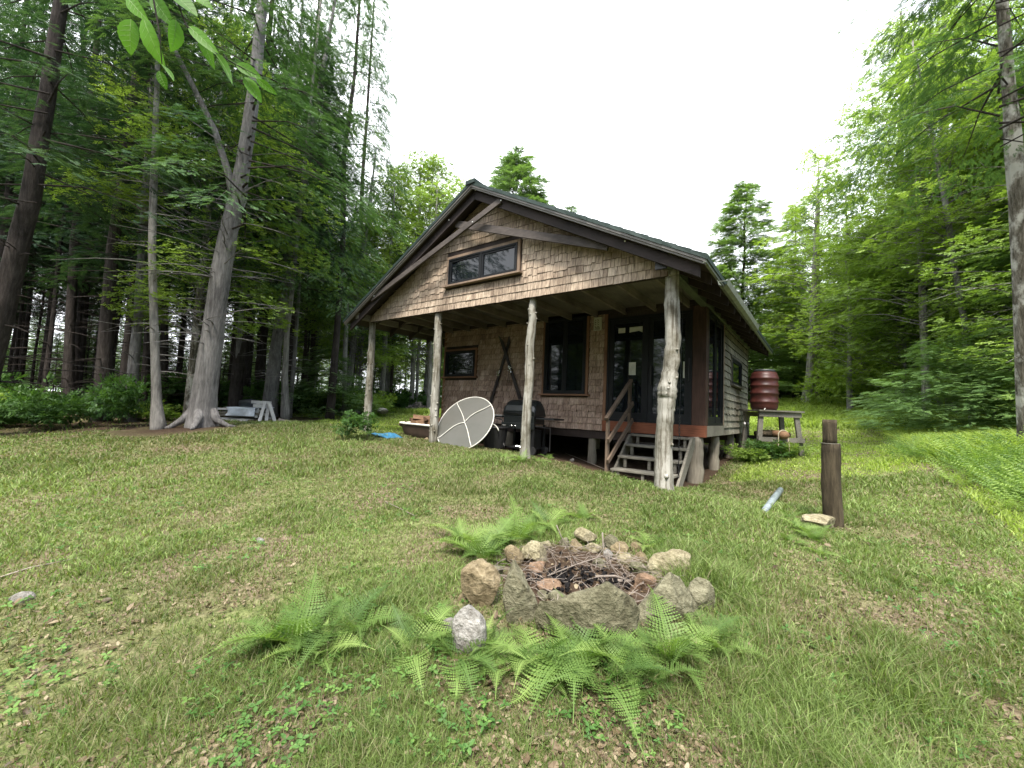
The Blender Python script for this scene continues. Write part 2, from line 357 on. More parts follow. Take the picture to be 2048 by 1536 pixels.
# ---------------------------------------------------------------- cabin
P = 2.1565; WX = -6.56; GX0, GX1 = -6.76, -0.0; ZG = 2.9; AX = -3.35; AZ = 5.05; SLR = .537; SLL = .561; YB = 7.25; YR = 7.75; YF = -.53
def roof_z(x): return AZ - (x - AX) * SLR if x > AX else AZ - (AX - x) * SLL
cabin = thing('cabin', 'small cedar shingled cabin on log piers with an open front porch of peeled log posts', 'cabin', (-3.3, 3.5, 0))
def shingle_wall(name, mat, x0, x1, z0, z1, P3, holes=(), top=None, course=.137, stag=(), w=(.075, .2)):
    """real overlapping shingles; P3(x, z, out) gives the world point; holes are (x0, x1, z0, z1)"""
    mb = MB(); r = random.Random(name); k = 0; z = z0
    while z < z1:
        x = x0 - r.uniform(0, .1); row_st = any(a <= z <= b for a, b in stag); alt = 0; base = r.uniform(.38, .62)
        run = 0
        while x < x1:
            ww = r.uniform(*w)
            if run <= 0: alt = 1 - alt; run = r.choice([1, 1, 2])
            run -= 1
            a, b = max(x, x0), min(x + ww, x1); x += ww
            if b - a < .012: continue
            dz = (-.026 * alt if row_st else 0) + r.uniform(-.003, .003)
            lo, hi = z + dz, z + course * 1.12; cx, cz = (a + b) / 2, z + course / 2; skip = False
            for h in holes:
                if h[2] < cz + .03 and cz < h[3] + .03:
                    if a >= h[0] and b <= h[1]: skip = True
                    elif a < h[1] < b: a = h[1]
                    elif a < h[0] < b: b = h[0]
            if skip or b - a < .012: continue
            ha = hb = hi
            if top:
                ha, hb = min(hi, top(a)), min(hi, top(b))
                if ha <= lo + .01 and hb <= lo + .01: continue
                ha, hb = max(ha, lo + .004), max(hb, lo + .004)
            g_ = .0034; a += g_; b -= g_; t = (.016 if 'gable' in name else .034) + r.uniform(0, .008); v = min(1, max(.06, r.gauss(base, .16)))
            mb.add([P3(a, lo, 0), P3(b, lo, 0), P3(b, hb, 0), P3(a, ha, 0), P3(a, lo, t), P3(b, lo, t), P3(b, hb, .006), P3(a, ha, .006)],
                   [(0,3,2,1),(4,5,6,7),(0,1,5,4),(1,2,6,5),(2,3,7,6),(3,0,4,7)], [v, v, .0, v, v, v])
        z += course
    return mb.build(name, mat, cabin)
# gable wall
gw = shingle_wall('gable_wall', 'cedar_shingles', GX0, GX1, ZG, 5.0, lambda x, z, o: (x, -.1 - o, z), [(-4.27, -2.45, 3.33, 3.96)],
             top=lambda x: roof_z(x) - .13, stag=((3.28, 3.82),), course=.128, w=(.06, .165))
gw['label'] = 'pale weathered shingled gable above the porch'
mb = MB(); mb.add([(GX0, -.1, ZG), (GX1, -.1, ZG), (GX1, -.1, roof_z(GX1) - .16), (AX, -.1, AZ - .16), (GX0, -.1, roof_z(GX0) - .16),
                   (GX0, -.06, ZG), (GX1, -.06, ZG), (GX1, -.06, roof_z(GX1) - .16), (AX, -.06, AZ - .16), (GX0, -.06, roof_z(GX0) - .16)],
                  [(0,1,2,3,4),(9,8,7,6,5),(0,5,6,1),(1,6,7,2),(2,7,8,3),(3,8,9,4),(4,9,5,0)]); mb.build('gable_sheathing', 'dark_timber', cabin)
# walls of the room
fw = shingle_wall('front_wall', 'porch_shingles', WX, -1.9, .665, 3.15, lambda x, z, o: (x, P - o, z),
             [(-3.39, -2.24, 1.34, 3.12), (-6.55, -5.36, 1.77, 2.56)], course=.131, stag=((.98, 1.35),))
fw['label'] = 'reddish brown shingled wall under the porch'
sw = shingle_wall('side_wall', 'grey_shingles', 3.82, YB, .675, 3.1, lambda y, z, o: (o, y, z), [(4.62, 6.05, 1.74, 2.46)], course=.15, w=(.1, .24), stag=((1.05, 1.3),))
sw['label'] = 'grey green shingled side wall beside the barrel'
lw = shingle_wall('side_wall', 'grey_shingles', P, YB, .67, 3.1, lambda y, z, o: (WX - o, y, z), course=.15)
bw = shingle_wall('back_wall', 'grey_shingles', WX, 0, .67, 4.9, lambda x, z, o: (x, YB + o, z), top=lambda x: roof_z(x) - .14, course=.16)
mb = MB(); mb.box((WX + .004, P + .002, .68), (-1.9, P + .1, 3.16)); mb.box((WX + .004, P + .1, .68), (WX + .1, YB - .1, 3.1)); mb.box((-.1, 3.8, .68), (-.004, YB - .1, 3.1))
mb.box((WX + .004, YB - .1, .68), (-.004, YB - .004, 3.14))
mb.add([(WX, YB - .1, 3.14), (0, YB - .1, 3.14), (AX, YB - .1, 4.86), (WX, YB - .01, 3.14), (0, YB - .01, 3.14), (AX, YB - .01, 4.86)], [(0,2,1),(3,4,5),(0,1,4,3),(1,2,5,4),(2,0,3,5)])
mb.box((-1.9, P + .1, 3.02), (-.004, P + .16, 3.16))
mb.build('wall_sheathing', 'dark_timber', cabin)
MB().box((WX + .1, P + .1, .72), (-.1, YB - .1, .84)).build('floor', 'dark_timber', cabin)
# deck beams
ob = MB().box((-1.9, P - .045, .668), (.035, P + .1, .872)).build('deck_beam', 'red_beam', cabin, bevel=.006); ob['label'] = 'red stained beam under the sliding door'
ob = MB().box((-.11, P + .1, .672), (.033, 3.82, .87)).build('deck_beam', 'grey_board', cabin, bevel=.006)
mb = MB()
for y in (P + .05, 3.6, 5.4, 7.1): mb.box((WX + .05, y - .04, .5), (-.15, y + .04, .665))
mb.build('floor_joists', 'dark_timber', cabin)
# log piers
def pier(x, y, z1, r=.1):
    z0 = g(x, y) - .08; mb = MB(); n = 9
    mb.tube([(x + random.uniform(-.008, .008), y, z0 + (z1 - z0) * i / n) for i in range(n + 1)], [r * random.uniform(.96, 1.06) * (1.08 - .1 * i / n) for i in range(n + 1)], 14, rough=.03)
    return mb.build('pier', 'pier_log', cabin, True)
for x, y, zt, r in ((-.14, P + .05, .668, .125), (-2.17, P + .12, .66, .085), (-4.35, P + .15, .66, .12), (-6.4, P + .15, .66, .11), (-.12, 3.65, .665, .1),
                    (-.13, 5.5, .665, .1), (-.13, 7.1, .665, .1), (-3.2, 4.6, .49, .11), (-6.3, 4.6, .49, .11), (-3.2, 7.0, .49, .1), (-6.3, 7.0, .49, .1)): pier(x, y, zt, r)
# corner trims
for a, b, mt, lb in (((-.2, P - .03, .874), (.03, P + .04, 3.03), 'dark_red_post', 'dark red corner post beside the sliding door'), ((-1.905, P - .035, .66), (-1.84, P + .06, 3.06), 'trim_cedar', None),
                 ((WX - .02, P - .03, .66), (WX + .05, P - .001, 3.12), 'trim_cedar', None), ((.002, 3.76, .875), (.034, 3.83, 3.05), 'trim_weathered', None),
                 ((.002, YB - .06, .67), (.034, YB + .03, 3.08), 'grey_board', None), ((.0, P + .042, .874), (.03, 2.33, 3.03), 'dark_red_post', None)):
    o = MB().box(a, b).build('corner_post' if lb else 'trim_board', mt, cabin, bevel=.004)
    if lb: o['label'] = lb
MB().box((-1.838, P - .02, 2.96), (-.203, P + .06, 3.05)).build('door_header', 'dark_timber', cabin)

def framed(name, P3, x0, x1, z0, z1, nleaf, fw_, matf, extras=True, out=.05, trim='trim_cedar', tw=.055, sill=.05, handle=False, label=None, leafw=.035, lead=()):
    """P3(x, z, out) -> world; window or door with frame, leaf frames, panes, trim, sill"""
    e = thing_part(name, cabin)
    if label: e['label'] = label
    def bx(mb, a, b, c, d, o0, o1):
        q = [P3(a, c, o0), P3(b, c, o0), P3(b, d, o0), P3(a, d, o0), P3(a, c, o1), P3(b, c, o1), P3(b, d, o1), P3(a, d, o1)]
        mb.add(q, [(0,3,2,1),(4,5,6,7),(0,1,5,4),(1,2,6,5),(2,3,7,6),(3,0,4,7)])
    mb = MB(); bx(mb, x0, x0 + fw_, z0, z1, -.03, out); bx(mb, x1 - fw_, x1, z0, z1, -.03, out)
    bx(mb, x0 + fw_, x1 - fw_, z1 - fw_, z1, -.03, out - .001); bx(mb, x0 + fw_, x1 - fw_, z0, z0 + fw_, -.03, out - .001)
    n = nleaf; wl = (x1 - x0 - 2 * fw_) / n
    for i in range(1, n): bx(mb, x0 + fw_ + wl * i - .018, x0 + fw_ + wl * i + .018, z0 + fw_, z1 - fw_, -.03, out - .004)
    mb.build('frame', matf, e)
    for i in range(n):
        a, b = x0 + fw_ + wl * i + (.018 if i else .001), x0 + fw_ + wl * (i + 1) - (.018 if i < n - 1 else .001); c, d = z0 + fw_ + .001, z1 - fw_ - .001; oo = out - .016 - .012 * (i % 2 if handle else 0)
        mb = MB(); bx(mb, a, a + leafw, c, d, -.02, oo); bx(mb, b - leafw, b, c, d, -.02, oo); bx(mb, a + leafw, b - leafw, d - leafw, d, -.02, oo - .001); bx(mb, a + leafw, b - leafw, c, c + leafw * (1.6 if handle else 1), -.02, oo - .001)
        mb.build('leaf_frame', matf, e)
        mb = MB(); c2 = c + leafw * (1.6 if handle else 1); bx(mb, a + leafw + .001, b - leafw - .001, c2, d - leafw - .001, -.008, oo - .02); mb.build('pane', 'window_glass', e)
    if tw:
        mb = MB(); bx(mb, x0 - tw, x0 - .001, z0, z1, -.0, out - .012); bx(mb, x1 + .001, x1 + tw, z0, z1, -.0, out - .012); bx(mb, x0 - tw, x1 + tw, z1 + .001, z1 + tw, -.0, out - .01); mb.build('trim', trim, e, bevel=.003)
    if sill:
        mb = MB(); bx(mb, x0 - tw - .05, x1 + tw + .05, z0 - .035, z0 - .001, 0, out + .045); mb.build('sill', trim, e, bevel=.003)
    return e
def thing_part(name, parent):
    o = bpy.data.objects.new(name, None); C.objects.link(o); o.parent = parent; o['_o'] = list(parent['_o']); o.empty_display_size = .1; return o
Pf = lambda x, z, o: (x, P - .02 - o, z)
framed('window', lambda x, z, o: (x, -.116 - o, z), -4.18, -2.52, 3.37, 3.89, 2, .03, 'bronze_frame', out=.05, trim='trim_weathered', label='long low window in the gable')
framed('window', Pf, -3.325, -2.3, 1.40, 3.06, 2, .04, 'bronze_frame', label='tall double casement window under the porch')
framed('window', Pf, -6.49, -5.42, 1.82, 2.5, 1, .035, 'bronze_frame', label='small square window at the left end of the porch wall')
framed('window', lambda y, z, o: (.012 + o, y, z), 4.68, 5.99, 1.8, 2.4, 1, .04, 'bronze_frame', trim='grey_board', label='small side window by the red barrel')
door = framed('sliding_door', lambda x, z, o: (x, P + .02 - o, z), -1.836, -.204, .876, 2.958, 2, .045, 'bronze_frame', tw=0, sill=0, handle=True, leafw=.085, label='dark double sliding glass door')
framed('sliding_door', lambda y, z, o: (-.02 + o, y, z), 2.335, 3.755, .876, 2.99, 2, .05, 'bronze_frame', tw=0, sill=0, handle=True, leafw=.07, label='dark glass side door facing the barrel')
mb = MB(); mb.box((-.945, P - .06, 1.6), (-.925, P - .028, 1.95)); mb.build('handle', 'black_metal', door, bevel=.004)
mb = MB(); mb.box((-.262, P - .06, 1.66), (-.242, P - .016, 2.08)); mb.build('handle', 'black_metal', door, bevel=.004)
for (a, b, c, d) in ((-1.62, -1.48, 2.64, 2.74), (-1.385, -1.247, 1.79, 2.04), (-.365, -.32, 1.72, 2.02)):
    MB().box((a, P + .0012, c), (b, P + .0032, d)).build('notice', 'paper', door)
mb = MB(); _q = [(-1.39, 2.64), (-1.2, 2.66), (-1.03, 2.57), (-1.03, 2.745), (-1.39, 2.74)]
mb.add([(a, P + .001, c) for a, c in _q] + [(a, P + .003, c) for a, c in _q], [(0,1,2,3,4), (9,8,7,6,5)]); mb.build('notice', 'paper', door)
# roof
def slab(xa, xb, y0, y1, t0, t1):
    """roof layer between depths t0 and t1 below the top line"""
    V = []
    for y in (y0, y1):
        for x, t in ((xa, t0), (xb, t0), (xb, t1), (xa, t1)): V.append((x, y, roof_z(x) - t))
    return V, [(0,1,2,3),(7,6,5,4),(0,4,5,1),(1,5,6,2),(2,6,7,3),(3,7,4,0)]
mb = MB()
for i in range(22):    # overlapping roof courses
    for sgn, xe in ((1, .57), (-1, -7.18)):
        xa = AX + (xe - AX) * i / 22; xb = AX + (xe - AX) * (i + 1) / 22
        if sgn > 0: V, Fq = slab(xa, xb + .01, YF, YR, -.004 if 1 else 0, .05)
        else: V, Fq = slab(xb - .01, xa, YF, YR, -.004, .05)
        V = [list(v) for v in V]
        for v in V:
            if (abs(v[0] - xe) < abs(xa - xe) - .01) and v[2] > roof_z(v[0]) - .03: v[2] += .012
            v[1] += random.uniform(-.006, .006)
        mb.add(V, Fq)
mb.box((AX - .11, YF - .02, AZ - .05), (AX + .11, YR, AZ + .022))
roof = mb.build('roof', 'roof_green', cabin)
mb = MB()
for xa, xb in ((AX, .55), (-7.16, AX)):
    mb.add(*slab(xa, xb, YF + .015, YF + .05, .052, .085)); mb.add(*slab(xa, xb, YF + .035, YF + .07, .087, .115))
mb.build('edge_trim', 'roof_edge', roof)
mb = MB()
for xa, xb in ((AX, .52), (-7.12, AX)): mb.add(*slab(xa, xb, YF + .1, YR - .05, .052, .075))
mb.build('soffit_boards', 'dark_timber', roof)
for xa, xb in ((AX + .001, .47), (-7.08, AX - .001)):
    V, Fq = slab(xa, xb, YF + .13, YF + .175, .117, .275); mb = MB(); mb.add(V, Fq); mb.build('barge_rafter', 'barge_timber', roof, bevel=.004)
for xa, xb in ((AX + .001, .5), (-7.1, AX - .001)):
    for k, y in enumerate(np.arange(.1, YR - .1, .61)):
        mb = MB(); mb.add(*slab(xa, xb, y, y + .045, .077, .22)); mb.build('rafter', 'dark_timber', roof)
MB().box((.53, YF + .02, 2.86), (.565, YR, 2.935)).build('fascia', 'gutter_metal', roof)
# scissor braces in front of the gable
yb = YF + .1
for a, b, w in (((-2.72, yb, 4.56), (-6.27, yb, 3.3), .1), ((-3.9, yb + .14, 4.49), (-.78, yb + .14, 3.41), .13)):
    o = MB().beam(a, b, .04, w).build('brace', 'truss_timber', cabin, bevel=.004)
for u, v, y in ((951, 380, yb + .03), (1002, 401, yb - .025), (945, 444, yb - .025), (898, 440, yb + .03), (1250, 482, yb + .03), (748, 592, yb - .025)):
    p = on_y(u, v, y); MB().ball(p, .014, 8, 4, (1, 1, 1)).build('bolt', 'bolt_metal', cabin, True)
# porch beams, ceiling, joists
MB().box((-6.82, -.055, 2.935), (.06, .07, 3.12)).build('porch_beam', 'dark_timber', cabin)
o = MB().box((-.062, -.3, 2.99), (.062, P - .05, 3.2)).box((-.035, P - .05, 2.99), (.075, YB, 3.12)).build('porch_beam', 'green_beam', cabin, bevel=.004); o['label'] = 'greenish beam running back along the side wall'
o = MB().box((-6.86, -.42, 2.93), (-6.76, 7.2, 3.08)).build('porch_beam', 'grey_board', cabin, bevel=.004)
MB().box((-.1, -.34, 2.93), (.05, -.302, 3.19)).build('bracket', 'black_metal', cabin, bevel=.004)
MB().box((-6.755, .072, 3.13), (-.064, P - .02, 3.16)).build('porch_ceiling', 'ceiling_boards', cabin)
MB().box((-6.755, P + .1, 3.13), (WX - .03, YB, 3.16)).build('porch_ceiling', 'ceiling_boards', cabin)
for x in np.arange(-6.3, -.1, .6): MB().box((x, .072, 3.0), (x + .045, P - .02, 3.128)).build('joist', 'joist_wood', cabin)
MB().box((-6.7, P - .02 - .04, 3.05), (-.07, P - .021, 3.128)).build('wall_plate', 'dark_timber', cabin)
for y in (.75, 1.45): MB().box((-6.75, y, 3.02), (-6.31, y + .045, 3.128)).build('joist', 'joist_wood', cabin)
# peeled log posts
def log_post(pts, knots, name='porch_post', seed=1):
    r = random.Random(seed); mb = MB(); P_ = []; R_ = []
    for i in range(len(pts) - 1):
        (p, ra), (q, rb) = pts[i], pts[i + 1]; n = 5
        for k in range(n):
            t = k / n; P_.append(tuple(p[j] + (q[j] - p[j]) * t + (r.uniform(-.006, .006) if j < 2 else 0) for j in range(3))); R_.append((ra + (rb - ra) * t) * r.uniform(.95, 1.06))
    P_.append(pts[-1][0]); R_.append(pts[-1][1]); mb.tube(P_, R_, 18, rough=.035)
    for i in range(knots):
        k = r.randrange(2, len(P_) - 2); a = r.uniform(-2.6, .4); p = Vector(P_[k]); d = Vector((math.cos(a), math.sin(a), r.uniform(-.1, .5))); rr = R_[k]
        kr = r.uniform(.009, .022) * (rr / .09)
        mb.tube([p + d * rr * .55, p + d * (rr + .006), p + d * (rr + r.uniform(.008, .03))], [kr * 1.9, kr * 1.15, kr * .55], 8)
    return mb.build(name, 'peeled_log', cabin, True)
def pp(u, v, y=0.): return tuple(on_y(u, v, y))
b0 = pp(1329, 972); 
log_post([((b0[0], 0, b0[2] - .12), .135), (pp(1327, 940), .116), (pp(1329, 850), .107), (pp(1333, 800), .115), (pp(1334, 778), .126), (pp(1341, 740), .101), (pp(1346, 690), .098), (pp(1344, 620), .095), (pp(1344, 556), .09), ((pp(1344, 556)[0], 0, 2.99), .09)], 10, seed=3)['label'] = 'thickest peeled log post, right of the steps'
log_post([((pp(1050, 915)[0], 0, g(-2.29, 0) - .1), .085), (pp(1052, 850), .078), (pp(1058, 760), .078), (pp(1060, 690), .074), (pp(1065, 640), .07), ((pp(1065, 600)[0], 0, 2.932), .058)], 11, seed=5)['label'] = 'log post in front of the grill'
log_post([((pp(867, 885)[0], 0, g(-4.5, 0) - .1), .092), (pp(869, 820), .085), (pp(872, 760), .08), (pp(875, 690), .078), ((pp(877, 640)[0], 0, 2.932), .07)], 20, seed=8)['label'] = 'log post beside the round glass table top'
log_post([((pp(734, 862)[0], 0, g(-6.74, 0) - .1), .09), (pp(737, 800), .085), (pp(740, 750), .082), (pp(743, 700), .08), ((pp(744, 660)[0], 0, 2.932), .075)], 26, seed=11)['label'] = 'leftmost knotty front post of the porch'
log_post([((-6.81, P, g(-6.8, P) - .1), .085), ((-6.81, P, 1.6), .08), ((-6.81, P, 2.928), .07)], 10, seed=12)
log_post([((-6.81, 4.8, g(-6.8, 4.8) - .1), .085), ((-6.81, 4.8, 1.6), .08), ((-6.81, 4.8, 2.928), .07)], 8, seed=13)
# gutter hung under the right eave
mb = MB(); y0, y1 = .1, 3.4
prof = [(.0, .0), (.02, -.075), (.07, -.1), (.12, -.075), (.135, .0)]
V = []; Fq = []
for i, y in enumerate((y0, y1)):
    for a, b in prof: V.append((.568 + a, y, 2.815 + b))
    for a, b in reversed(prof): V.append((.572 + a * .93, y, 2.818 + b * .93))
n = 10
for k in range(n): Fq.append((k, (k + 1) % n, n + (k + 1) % n, n + k))
mb.add(V, Fq)
for y in np.arange(y0 + .1, y1, .28): mb.box((.566, y, 2.817), (.708, y + .02, 2.825))
mb.build('gutter', 'gutter_metal', cabin)
# ---------------------------------------------------------------- things on and round the porch
p = on_y(1196, 648, P - .03)
t = thing('wall_plaque', 'small pale square plaque with pierced pattern hung high between the window and sliding door', 'plaque', p)
MB().box((p[0] - .09, P - .05, p[2] - .14), (p[0] + .09, P - .028, p[2] + .14)).build('board', 'plaque', t, bevel=.004)
mb = MB()
for i in range(4):
    for k in range(2): mb.beam((p[0] - .06 + k * .06, P - .052, p[2] + .09 - i * .045), (p[0] - .035 + k * .06, P - .052, p[2] + .065 - i * .045), .004, .01)
for i in range(3): mb.box((p[0] - .055, P - .054, p[2] - .075 - i * .02), (p[0] + .055, P - .0505, p[2] - .068 - i * .02))
mb.build('pattern', 'dark_timber', t)

def skis(top, bot, lean, lbl):
    e = thing('ski', lbl, 'ski', (bot[0], P - .1, bot[2]), 'crossed skis on the porch wall')
    d = (Vector(bot) - Vector(top)).normalized(); mb = MB(); n = 12; V = []; Fq = []; sdv = Vector((d.z, 0, -d.x)).normalized()
    for i in range(n + 1):
        t = i / n; c = Vector(top).lerp(Vector(bot), t); w = .046 if t > .1 else .046 * math.sqrt(max(.05, t / .1)); w *= 1 - .15 * math.sin(math.pi * t)
        y = P - .05 - lean - (.06 * (1 - t / .12) ** 2 if t < .12 else 0) * 1.0
        for sgn, dy in ((-1, 0), (1, 0), (1, -.014), (-1, -.014)): V.append((c.x + sdv.x * w * sgn, y + dy, c.z + sdv.z * w * sgn))
    for i in range(n):
        for k in range(4): Fq.append((i*4+k, i*4+(k+1)%4, i*4+4+(k+1)%4, i*4+4+k))
    Fq += [(0,1,2,3), (4*n+3,4*n+2,4*n+1,4*n)]; mb.add(V, Fq); mb.build('blade', 'ski_black', e)
    c = Vector(top).lerp(Vector(bot), .54); y = P - .075 - lean; f = MB()
    f.beam((c.x - d.x * .1, y, c.z - d.z * .1), (c.x + d.x * .1, y, c.z + d.z * .1), .03, .06, up=(0, 1, 0)); f.box((c.x - .05, y - .04, c.z - .04), (c.x + .05, y - .012, c.z - .02)); f.box((c.x - .05, y - .04, c.z + .03), (c.x + .05, y - .012, c.z + .055))
    b_ = f.build('binding', 'chrome', e, bevel=.004)
    m2 = MB()
    for s_ in (-.02, .025): m2.tube([(c.x + s_, y - .03, c.z), (c.x + s_ + .01, y - .05, c.z - .15), (c.x + s_ - .02, y - .03, c.z - .3), (c.x + s_ + .03, y - .04, c.z - .33)], .006, 5)
    m2.build('strap', 'black_metal', e)
skis((-4.6, P, 2.78), (-3.93, P, 1.27), .03, 'dark ski leaning with its tip to the left and tail behind the grill')
skis((-4.3, P, 2.76), (-4.86, P, 1.1), .0, 'dark ski leaning with its tip to the right and tail above the table top')

# steps
st = thing('wooden_steps', 'open wooden steps with four grey treads climbing to the sliding door', 'steps', (-.75, 1.4, g(-.75, 1.4)))
TR = [(1.02, .095), (1.33, .29), (1.64, .48), (1.93, .655)]
for y, z in TR: MB().box((-1.22, y - .02, z - .04), (-.17, y + .25, z)).build('tread', 'grey_board', st, bevel=.006)
for i, (y, z) in enumerate(TR):
    z0 = TR[i - 1][1] if i else g(-.7, 1.1) - .02
    for x in (-1.12, -.7, -.28): MB().box((x, y + .01, z0 + .001), (x + .045, y + .05, z - .041)).build('riser_block', 'grey_board', st)
for x in (-1.262, -.165):
    mb = MB(); a, b = (x, 1.0, -.1), (x, 2.12, .62)
    mb.add([(x, .98, -.15), (x, 1.25, -.15), (x, 2.1, .5), (x, 2.1, .664), (x, 1.9, .64), (x + .04, .98, -.15), (x + .04, 1.25, -.15), (x + .04, 2.1, .5), (x + .04, 2.1, .664), (x + .04, 1.9, .64)], [(0,1,2,3,4),(9,8,7,6,5),(0,5,6,1),(1,6,7,2),(2,7,8,3),(3,8,9,4),(4,9,5,0)])
    mb.build('stringer', 'grey_board', st)
hr = thing('handrail', 'brown wooden handrail with two lower rails left of the open steps', 'handrail', (-1.28, 1.5, g(-1.28, 1.1)))
MB().box((-1.31, .97, -.12), (-1.265, 1.05, .9)).build('post', 'brown_rail', hr, bevel=.004)
pt = on_y(1271, 762, 1.98); xt = pt[0]; zt = pt[2]
MB().box((-1.31, 1.95, .67), (-1.265, 2.03, 1.62)).build('post', 'brown_rail', hr, bevel=.004)
for (za, zb, w, h) in ((.92, 1.68, .07, .05), (.55, 1.24, .035, .085), (.2, .92, .035, .085)):
    MB().beam((-1.24 if w < .06 else -1.287, .93, za), (-1.24 if w < .06 else -1.287, 2.04, zb), w, h).build('rail', 'brown_rail', hr, bevel=.006)
# rain chain
ch = MB(); p0 = on_y(1359, 848, 1.2)
for i in range(26):
    c = Vector((p0[0] + .004 * math.sin(i), 1.2, 1.02 - i * .043)); a = i % 2
    ch.tube([c + Vector(((math.cos(k*math.pi/4) * .013) * (1 - a), (math.cos(k*math.pi/4) * .013) * a, math.sin(k*math.pi/4) * .028)) for k in range(9)], .004, 5)
# (the chain hangs from the porch beam on a thin wire)
ch.tube([(p0[0], 1.2, 1.04), (p0[0] + .02, 1.19, 3.12)], .0035, 5)
tag(ch.build('chain', 'black_metal', None), 'dark thin chain hanging from the porch ceiling beside the thickest log post', 'chain')
# grill
def grill():
    c = on_y(1042, 900, 1.45); x0 = on_y(1011, 850, 1.35)[0]; x1 = on_y(1074, 850, 1.35)[0]; zg = g(c[0], 1.4); y0, y1 = 1.25, 1.68
    zt = on_y(1040, 832, y0)[2]; zm = on_y(1040, 848, y0)[2]; zh = on_y(1040, 799, y0)[2]
    t = thing('gas_grill', 'black gas grill with closed hood and side shelves on the porch below the crossed skis', 'grill', (c[0], 1.45, zg))
    for x, y in ((x0, y0), (x1 - .04, y0), (x0, y1 - .04), (x1 - .04, y1 - .04)): MB().box((x, y, zg + (.0 if x == x0 else .07)), (x + .04, y + .04, zm)).build('leg', 'black_metal', t)
    mb = MB(); prof = [(0, 0), (-.015, .1), (.02, .2), (.1, .275), (.2, .31), (.3, .29), (.39, .2), (.42, .08), (.43, 0)]; n = len(prof); s_ = (zh - zt) / .31
    secs = [(x0 + .0, .55), (x0 + .015, .8), (x0 + .06, .97), (x0 + .13, 1), (x1 - .13, 1), (x1 - .06, .97), (x1 - .015, .8), (x1, .55)]
    V = [(x, y0 + (a - .21) * (.9 + .1 * k) + .21, zt + b * s_ * k) for x, k in secs for a, b in prof]; Fq = []
    for i in range(len(secs) - 1):
        for k in range(n): Fq.append((i*n+k, (i+1)*n+k, (i+1)*n+(k+1)%n, i*n+(k+1)%n))
    Fq += [tuple(range(n)), tuple(range(len(V)-1, len(V)-n-1, -1))]; mb.add(V, Fq); hood = mb.build('hood', 'black_enamel', t, bevel=.006)
    MB().tube([(x0 + .1, y0 - .01, zt + .06), (x0 + .1, y0 - .05, zt + .06), (x1 - .12, y0 - .05, zt + .06), (x1 - .12, y0 - .01, zt + .06)], .01, 8).build('handle', 'black_metal', hood, True)
    MB().box((x0 + .015, y0 + .0, zm + .01), (x1 - .015, y1 - .02, zt - .004)).build('firebox', 'black_enamel', t, bevel=.01)
    pn = MB().box((x0 - .01, y0 - .04, zm - .1), (x1 + .01, y0 - .001, zm + .02)).build('control_panel', 'black_enamel', t, bevel=.008)
    for k in (.34, .46):
        x = x0 + (x1 - x0) * k; MB().tube([(x, y0 - .041, zm - .045), (x, y0 - .062, zm - .045)], .022, 14).build('knob', 'chrome', t, True)
    MB().box((x0 + .02, y0 - .043, zm - .045), (x0 + .11, y0 - .0415, zm - .036)).build('stripe', 'white_paint', t)
    MB().box((x0 + (x1-x0)*.66, y0 - .043, zm - .08), (x0 + (x1-x0)*.8, y0 - .0415, zm - .02)).build('sticker', 'white_paint', t)
    xl = on_y(976, 830, y0)[0]; xr = on_y(1107, 828, y0)[0]
    s1 = MB().box((xl, y0, zt - .05), (x0 - .02, y1, zt - .015)).build('side_shelf', 'black_metal', t, bevel=.01); MB().box((xl + .02, y0 + .02, zt - .014), (x0 - .04, y1 - .02, zt + .001)).build('shelf_top', 'shelf_top', s1)
    MB().box((x1 + .02, y0 + .02, zt - .055), (xr, y1, zt - .02)).build('side_shelf', 'black_metal', t, bevel=.01)
    MB().tube([(xl + .12, y0 + .03, zt - .055), (x0 - .05, y0 + .03, zt - .1), (x0 + .01, y0 + .03, zm - .1)], .012, 6).build('bracket', 'black_metal', t)
    MB().tube([(x1 - .01, y0 + .02, zm - .03), (xr - .07, y0 + .02, zm - .05), (xr - .07, y0 + .02, zm - .5)], .012, 6).build('bracket', 'black_metal', t)
    MB().box((x0 + .045, y0 + .02, zg + .1), (x1 - .045, y1 - .02, zg + .125)).build('bottom_shelf', 'black_metal', t)
    MB().box((x0 + (x1-x0)*.62, y0 + .05, zg + .126), (x1 - .06, y1 - .05, zm - .11)).build('tank_cover', 'black_metal', t)
    for y in (y0 - .03, y1 + .0):
        mb = MB(); mb.tube([(x1 - .02, y, zg + .08), (x1 - .02, y + .035, zg + .08)], .085, 18); mb.build('wheel', 'dark_rubber', t)
    MB().tube([(x0 + .02, y0 + .03, zg + .1), (x0 + .3, y0 + .1, zg + .14), (x1 - .1, y1 - .1, zg + .06)], .013, 6).build('brace', 'chrome', t)
grill()
# black rubbish bin lying under the house with a white hoop
p = at(990, 862, 8.6)
t = thing('storage_bin', 'black bin with a pale curved hoop handle in the shade behind the glass table top', 'bin', (p[0], p[1], g(p[0], p[1])))
b_ = Vector((p[0], p[1], g(p[0], p[1])))
mb = MB(); mb.lathe(b_, [(.2, .0), (.22, .05), (.26, .42), (.28, .45), (.27, .47), (.02, .47)], 20); mb.build('body', 'black_metal', t, bevel=.004)
MB().tube([b_ + Vector((math.cos(a) * .26, -.2, .36 + math.sin(a) * .18)) for a in np.linspace(.2, 2.6, 12)], .012, 6).build('handle', 'white_metal', t, True)

